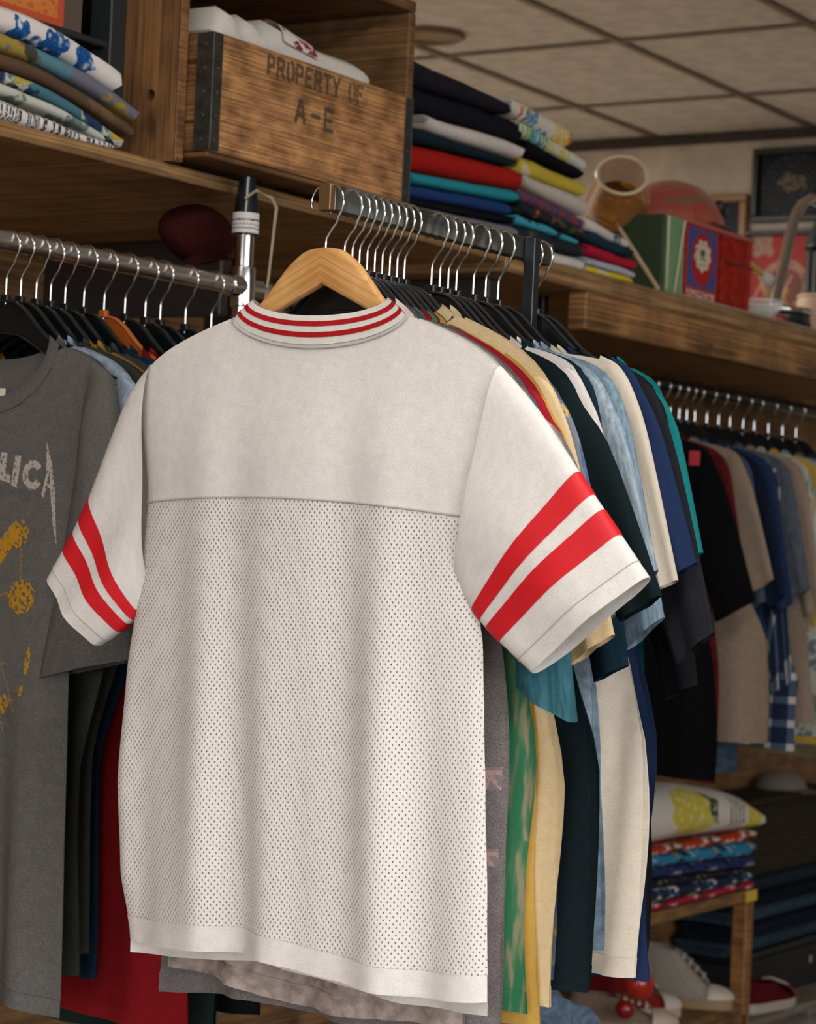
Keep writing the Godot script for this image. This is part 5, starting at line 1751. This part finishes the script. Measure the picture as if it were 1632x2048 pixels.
func stool_corner() -> void:
	var oakm := wood("honey", Vector3(2.4, 2.4, 2.4), 0.5, Color(0.82, 0.8, 0.74))
	var x := -2.33
	var o := thing("low_bench", "paint-spattered low wooden bench carrying folded shirts", "bench", Vector3(x, 0, -4.95))
	boxpart(o, "seat", Vector3(-0.34, 0.506, -0.305), Vector3(0, 0.534, 0.70), oakm, 0.004)
	boxpart(o, "paint_patch", Vector3(-0.02, 0.507, -0.3065), Vector3(0.0012, 0.533, -0.245), plain(rgb(206, 168, 50), 0.5), 0.0005, "yellow paint on the corner")
	boxpart(o, "lower_shelf", Vector3(-0.33, 0.240, -0.28), Vector3(-0.004, 0.262, 0.68), oakm, 0.004)
	boxpart(o, "shelf_rail", Vector3(-0.02, 0.2, -0.28), Vector3(-0.002, 0.2395, 0.68), oakm, 0.003)
	for zx in [[-0.302, -0.044], [-0.302, -0.34], [0.656, -0.044], [0.656, -0.34]]:
		boxpart(o, "leg", Vector3(zx[1] + 0.002, 0, zx[0]), Vector3(zx[1] + 0.042, 0.5055, zx[0] + 0.042), wood("honey", Vector3(2.4, 2.4, 2.4), 0.5, Color(0.95, 0.9, 0.8)), 0.005)
	var g := "folded shirts on the low bench"
	var P := func(sd, bg, cols, how, n := 14, sc := 3.0): return printed(print_tex(sd, bg, cols, how, n), Vector3(sc, sc, sc))
	var rows := [
		["crimson folded shirt with white marks, lowest on the bench", 0.535, 0.014, 0.535, 0.018, P.call(41, rgb(170, 36, 56), [rgb(206, 190, 180), rgb(60, 60, 56)], "blots", 44, 5.0)],
		["black and white lettered folded shirt above the crimson one", 0.550, 0.036, 0.554, 0.020, P.call(42, rgb(40, 46, 60), [rgb(214, 208, 200), rgb(40, 92, 136), rgb(210, 204, 198)], "blots", 44, 5.0)],
		["dark folded shirt with yellow print in the bench stack", 0.587, 0.024, 0.575, 0.010, P.call(43, rgb(34, 38, 46), [rgb(180, 150, 90), rgb(60, 60, 70)], "strokes", 44, 5.0)],
		["navy printed folded shirt in the bench stack", 0.612, 0.025, 0.586, 0.026, P.call(44, rgb(40, 56, 96), [rgb(28, 34, 60), rgb(150, 140, 140), rgb(70, 60, 110)], "blots", 44, 5.0)],
		["turquoise blue printed folded shirt in the bench stack", 0.638, 0.023, 0.613, 0.036, P.call(45, rgb(50, 120, 156), [rgb(180, 150, 80), rgb(36, 44, 62), rgb(190, 184, 180), rgb(40, 150, 170)], "blots", 44, 5.0)],
		["red, orange and green printed folded shirt under the white one", 0.662, 0.014, 0.650, 0.028, P.call(46, rgb(180, 58, 36), [rgb(44, 88, 70), rgb(200, 100, 40), rgb(210, 200, 190), rgb(50, 70, 56)], "blots", 44, 5.0)],
	]
	for r in rows:
		folded(r[0], x - 0.004, 0.26, [Vector3(-4.60, r[1], r[2]), Vector3(-4.8, lerpf(r[1], r[3], 0.3), lerpf(r[2], r[4], 0.33)), Vector3(-5.03, lerpf(r[1], r[3], 0.66), lerpf(r[2], r[4], 0.7)), Vector3(-5.25, r[3], r[4])], r[5], g)
	var wim := Image.create(256, 256, false, Image.FORMAT_RGB8)
	wim.fill(rgb(214, 204, 190))
	oval(wim, Vector2(128, 128), Vector2(44, 60), rgb(206, 184, 64), 0.15, 0.3, 0.06, 11.0)
	for k in 26:
		var p := Vector2(92 + rng.randf() * 70, 80 + rng.randf() * 96)
		stroke(wim, p, p + Vector2(3, 9), 2.0, rgb(226, 214, 150), 0.2)
	fill(wim, PackedVector2Array([Vector2(160, 124), Vector2(178, 104), Vector2(172, 160), Vector2(148, 178)]), rgb(66, 80, 72), 0.2)
	for k in 4:
		stroke(wim, Vector2(206 + k * 9, 96), Vector2(202 + k * 9, 160), 3.5, rgb(62, 80, 72), 0.2)
	fill(wim, PackedVector2Array([Vector2(244, 80), Vector2(256, 80), Vector2(256, 180), Vector2(244, 180)]), rgb(206, 184, 64), 0.2)
	fill(wim, PackedVector2Array([Vector2(0, 80), Vector2(16, 80), Vector2(16, 180), Vector2(0, 180)]), rgb(206, 184, 64), 0.2)
	var wm := printed(to_tex(wim), Vector3(1.55, 3.0, 1))
	folded("puffy white shirt with yellow sunflower print, top of the bench stack", x + 0.012, 0.30, [Vector3(-4.56, 0.678, 0.14), Vector3(-4.66, 0.678, 0.150), Vector3(-4.76, 0.68, 0.128), Vector3(-4.86, 0.682, 0.126), Vector3(-4.96, 0.682, 0.116), Vector3(-5.08, 0.680, 0.100), Vector3(-5.18, 0.681, 0.074), Vector3(-5.26, 0.684, 0.034)], wm, g, {"shift": 0.1667})

	var sg := "sneakers on the bench's lower shelf"
	shoe("sneaker", "cream sneaker with red ornament, nearest on the bench shelf", Vector3(-2.40, 0.263, -4.70), 0.5, rgb(150, 130, 112), rgb(186, 168, 146), rgb(150, 124, 96), sg, false)
	shoe("sneaker", "red and white high-top sneaker in the middle of the bench shelf", Vector3(-2.46, 0.263, -4.86), 0.9, rgb(150, 44, 44), rgb(196, 184, 172), rgb(186, 166, 146), sg)
	shoe("sneaker", "cream high-top sneaker beside the bench leg", Vector3(-2.44, 0.263, -5.08), 0.35, rgb(176, 164, 148), rgb(190, 178, 162), rgb(150, 122, 88), sg)
	for k in 2:
		var bl := thing("red_bauble", ["shiny red bauble resting on the cream sneaker", "small dark red bauble beside the shiny one"][k], "bauble", [Vector3(-2.365, 0.372, -4.715), Vector3(-2.35, 0.330, -4.625)][k], "red baubles among the sneakers")
		var bb := MB.new()
		bb.ball(Vector3.ZERO, Vector3.ONE * [0.037, 0.022][k], 20, 14)
		part(bl, "globe", bb.mesh(), plain([rgb(170, 40, 26), rgb(130, 26, 24)][k], 0.12))
		bb = MB.new()
		bb.tube([Vector3(0, [0.036, 0.021][k], 0), Vector3(0, [0.046, 0.028][k], 0)], 0.007, 10)
		part(bl, "cap", bb.mesh(), plain(rgb(180, 160, 120), 0.3, 0.8))
	shoe("sneaker", "dark red sneaker with pale sole on the low platform behind the bench", Vector3(-2.602, 0.106, -5.98), 1.5, rgb(110, 28, 36), rgb(120, 34, 40), rgb(186, 176, 164), "", false)

	# folded jeans piled on a dark crate at the back, a pale cap on top
	var dg := "folded jeans piled in the back corner"
	var pf := thing("low_platform", "low brown wooden platform in the back corner behind the bench", "platform", Vector3(-2.55, 0, -6.2))
	boxpart(pf, "deck", Vector3(-0.29, 0.085, -0.7), Vector3(0, 0.105, 0.7), wood("floor", Vector3(1.1, 1.1, 1.1), 0.55), 0.004)
	for z in [-0.62, 0.0, 0.62]:
		boxpart(pf, "runner", Vector3(-0.28, 0, z - 0.03), Vector3(-0.01, 0.085, z + 0.03), wood("floor", Vector3(1.1, 1.1, 1.1), 0.55), 0.003)
	var d := thing("black_storage_box", "black storage box under the folded jeans in the back corner", "box", Vector3(-2.66, 0.1055, -6.22))
	boxpart(d, "body", Vector3(-0.18, 0, -0.5), Vector3(0, 0.125, 0.34), plain(rgb(20, 21, 23), 0.6), 0.01)
	boxpart(d, "lid", Vector3(-0.185, 0.125, -0.505), Vector3(0.005, 0.14, 0.345), plain(rgb(24, 25, 27), 0.5), 0.006)
	var bt := MB.new()
	bt.ball(Vector3(0.001, 0.075, -0.18), Vector3(0.003, 0.012, 0.012), 12, 8)
	part(d, "button", bt.mesh(), plain(rgb(150, 150, 140), 0.4), "small pale button")
	var jc := [rgb(60, 78, 92), rgb(34, 44, 54), rgb(66, 84, 96), rgb(28, 36, 46), rgb(44, 58, 68)]
	for k in 5:
		var y := 0.247 + k * 0.041
		folded("%s folded jeans, %s from the bottom of the corner pile" % [["faded blue", "dark indigo", "washed blue-grey", "near-black", "slate blue"][k], NTH[k]], -2.66 + 0.006 * (k % 2), 0.18, [Vector3(-5.84 - 0.02 * (k % 3), y, 0.039), Vector3(-6.2, y, 0.040), Vector3(-6.70 + 0.02 * (k % 2), y, 0.039)], cloth(jc[k], "washed"), dg, {"name": "folded_jeans"})
	var ob := thing("olive_box", "dull olive canvas box on top of the folded jeans", "box", Vector3(-2.67, 0.453, -6.25))
	boxpart(ob, "body", Vector3(-0.17, 0, -0.36), Vector3(0, 0.19, 0.36), cloth(rgb(66, 60, 46), "washed"), 0.01)
	boxpart(ob, "lid", Vector3(-0.174, 0.19, -0.364), Vector3(0.004, 0.215, 0.364), cloth(rgb(60, 55, 43), "washed"), 0.008)
	var cp := thing("pale_cap", "pale beige cap lying on the olive canvas box", "cap", Vector3(-2.76, 0.669, -6.36))
	var cb := MB.new()
	cb.grid(24, 10, func(a, t):
		var q: float = t * PI / 2
		return Vector3(sin(q) * cos(a * TAU) * 0.075, cos(q) * 0.055, sin(q) * sin(a * TAU) * 0.085), true, true)
	part(cp, "crown", cb.mesh(), cloth(rgb(150, 140, 126), "washed"))
	cb = MB.new()
	cb.grid(16, 4, func(a, t):
		var q := lerpf(-1.1, 1.1, a)
		return Vector3(cos(q) * (0.07 + t * 0.06), 0.004 - 0.01 * t, sin(q) * 0.085))
	part(cp, "brim", cb.mesh(), cloth(rgb(140, 130, 116), "washed"))

	# a grey-blue garment heap on the floor under the steel bar
	var sw := thing("denim_heap", "crumpled light denim lying under the bar shirts", "jeans", Vector3(-1.62, 0.60, -2.84))
	var hb := MB.new()
	hb.grid(24, 14, func(a, t):
		var gq: float = a * TAU
		var q: float = t * PI / 2
		var rr := 1.0 + 0.08 * sin(gq * 4.0) + 0.05 * sin(gq * 9.0 + t * 4.0)
		return [Vector3(sin(q) * cos(gq) * 0.13 * rr, cos(q) * 0.12 + 0.008 * sin(gq * 5.0 + t * 9.0), sin(q) * sin(gq) * 0.17 * rr), Vector2(a, t) * 0.35], true, true)
	part(sw, "cloth", hb.mesh(), cloth(rgb(104, 122, 144), "washed"))
	var plinth := thing("black_plinth", "black display plinth under the bar shirts", "plinth", Vector3(-1.62, 0, -2.84))
	boxpart(plinth, "body", Vector3(-0.16, 0, -0.2), Vector3(0.16, 0.585, 0.2), plain(rgb(24, 24, 26), 0.6), 0.006)
	boxpart(plinth, "top", Vector3(-0.17, 0.585, -0.21), Vector3(0.17, 0.6, 0.21), plain(rgb(28, 28, 30), 0.5), 0.003)


# ---------------------------------------------------------------- pictures on the end wall
func wall_pictures() -> void:
	var frame := func(label: String, lo: Vector2, hi: Vector2, w: float, fm: Material, pic: Image):
		var o := thing("framed_picture", label, "picture", Vector3((lo.x + hi.x) / 2, (lo.y + hi.y) / 2, -7.398), "pictures on the end wall")
		var h := (hi - lo) / 2
		boxpart(o, "frame", Vector3(-h.x, h.y - w, 0), Vector3(h.x, h.y, 0.03), fm, 0.004)
		boxpart(o, "frame", Vector3(-h.x, -h.y, 0), Vector3(h.x, -h.y + w, 0.03), fm, 0.004)
		boxpart(o, "frame", Vector3(-h.x, -h.y + w, 0), Vector3(-h.x + w, h.y - w, 0.03), fm, 0.004)
		boxpart(o, "frame", Vector3(h.x - w, -h.y + w, 0), Vector3(h.x, h.y - w, 0.03), fm, 0.004)
		var b := MB.new()
		b.box(Vector3(-h.x + w, -h.y + w, 0.004), Vector3(h.x - w, h.y - w, 0.010), 0.0005)
		for k in b.v.size():
			b.uv[k] = Vector2((b.v[k].x + h.x) / (2 * h.x), (h.y - b.v[k].y) / (2 * h.y))
		var m := printed(to_tex(pic), Vector3.ONE)
		m.roughness = 0.35
		part(o, "picture", b.mesh(), m)
	var im := Image.create(200, 220, false, Image.FORMAT_RGB8)
	im.fill(rgb(28, 36, 46))
	for k in 5:
		var n := 60 + k * 10
		for q in n:
			var g := q * TAU / n
			var p := Vector2(100 + cos(g) * (30 + k * 12), 110 + sin(g) * (30 + k * 14))
			if (q * 7 + k * 3) % 5 < 3:
				stroke(im, p, p + Vector2(3, 2), 2.4, [rgb(116, 110, 92), rgb(86, 102, 112), rgb(126, 114, 90)][(q + k) % 3], 0.1)
	oval(im, Vector2(96, 104), Vector2(34, 26), rgb(120, 110, 86), 0.4, 0.3, 0.15, 5.0)
	frame.call("large black-framed dark picture with ornate circle on the end wall", Vector2(-3.40, 2.483), Vector2(-3.10, 2.737), 0.022, plain(rgb(20, 19, 20), 0.4), im)
	im = Image.create(64, 64, false, Image.FORMAT_RGB8)
	im.fill(rgb(36, 44, 58))
	for k in 8:
		stroke(im, Vector2(6 + k * 6, 14 + (k * 17) % 30), Vector2(20 + k * 5, 40), 4, rgb(44, 54, 70), 0.2)
	frame.call("small gold-framed navy picture behind the helmet", Vector2(-3.62, 2.36), Vector2(-3.415, 2.585), 0.028, plain(rgb(150, 104, 44), 0.4), im)
	im = Image.create(200, 220, false, Image.FORMAT_RGB8)
	im.fill(rgb(178, 54, 50))
	oval(im, Vector2(50, 40), Vector2(34, 30), rgb(176, 150, 132), 0.2, 0.3, 0.2, 4.0)
	oval(im, Vector2(120, 140), Vector2(70, 64), rgb(186, 150, 130), 0.2)
	oval(im, Vector2(120, 150), Vector2(54, 50), rgb(130, 70, 60), 0.2)
	oval(im, Vector2(100, 170), Vector2(34, 30), rgb(176, 140, 60), 0.2, 0.5, 0.2, 5.0)
	for k in 4:
		stroke(im, Vector2(20 + k * 40, 200), Vector2(60 + k * 40, 120), 7, [rgb(206, 180, 160), rgb(96, 96, 80)][k % 2], 0.2)
	frame.call("black-framed red poster low on the end wall behind the lamp", Vector2(-3.42, 2.17), Vector2(-3.17, 2.455), 0.018, plain(rgb(24, 24, 24), 0.4), im)
	var dim := Image.create(8, 8, false, Image.FORMAT_RGB8)
	dim.fill(rgb(34, 30, 28))
	frame.call("tall dark picture at the frame edge behind the lamp", Vector2(-3.165, 2.10), Vector2(-2.95, 2.47), 0.02, plain(rgb(24, 22, 22), 0.4), dim)
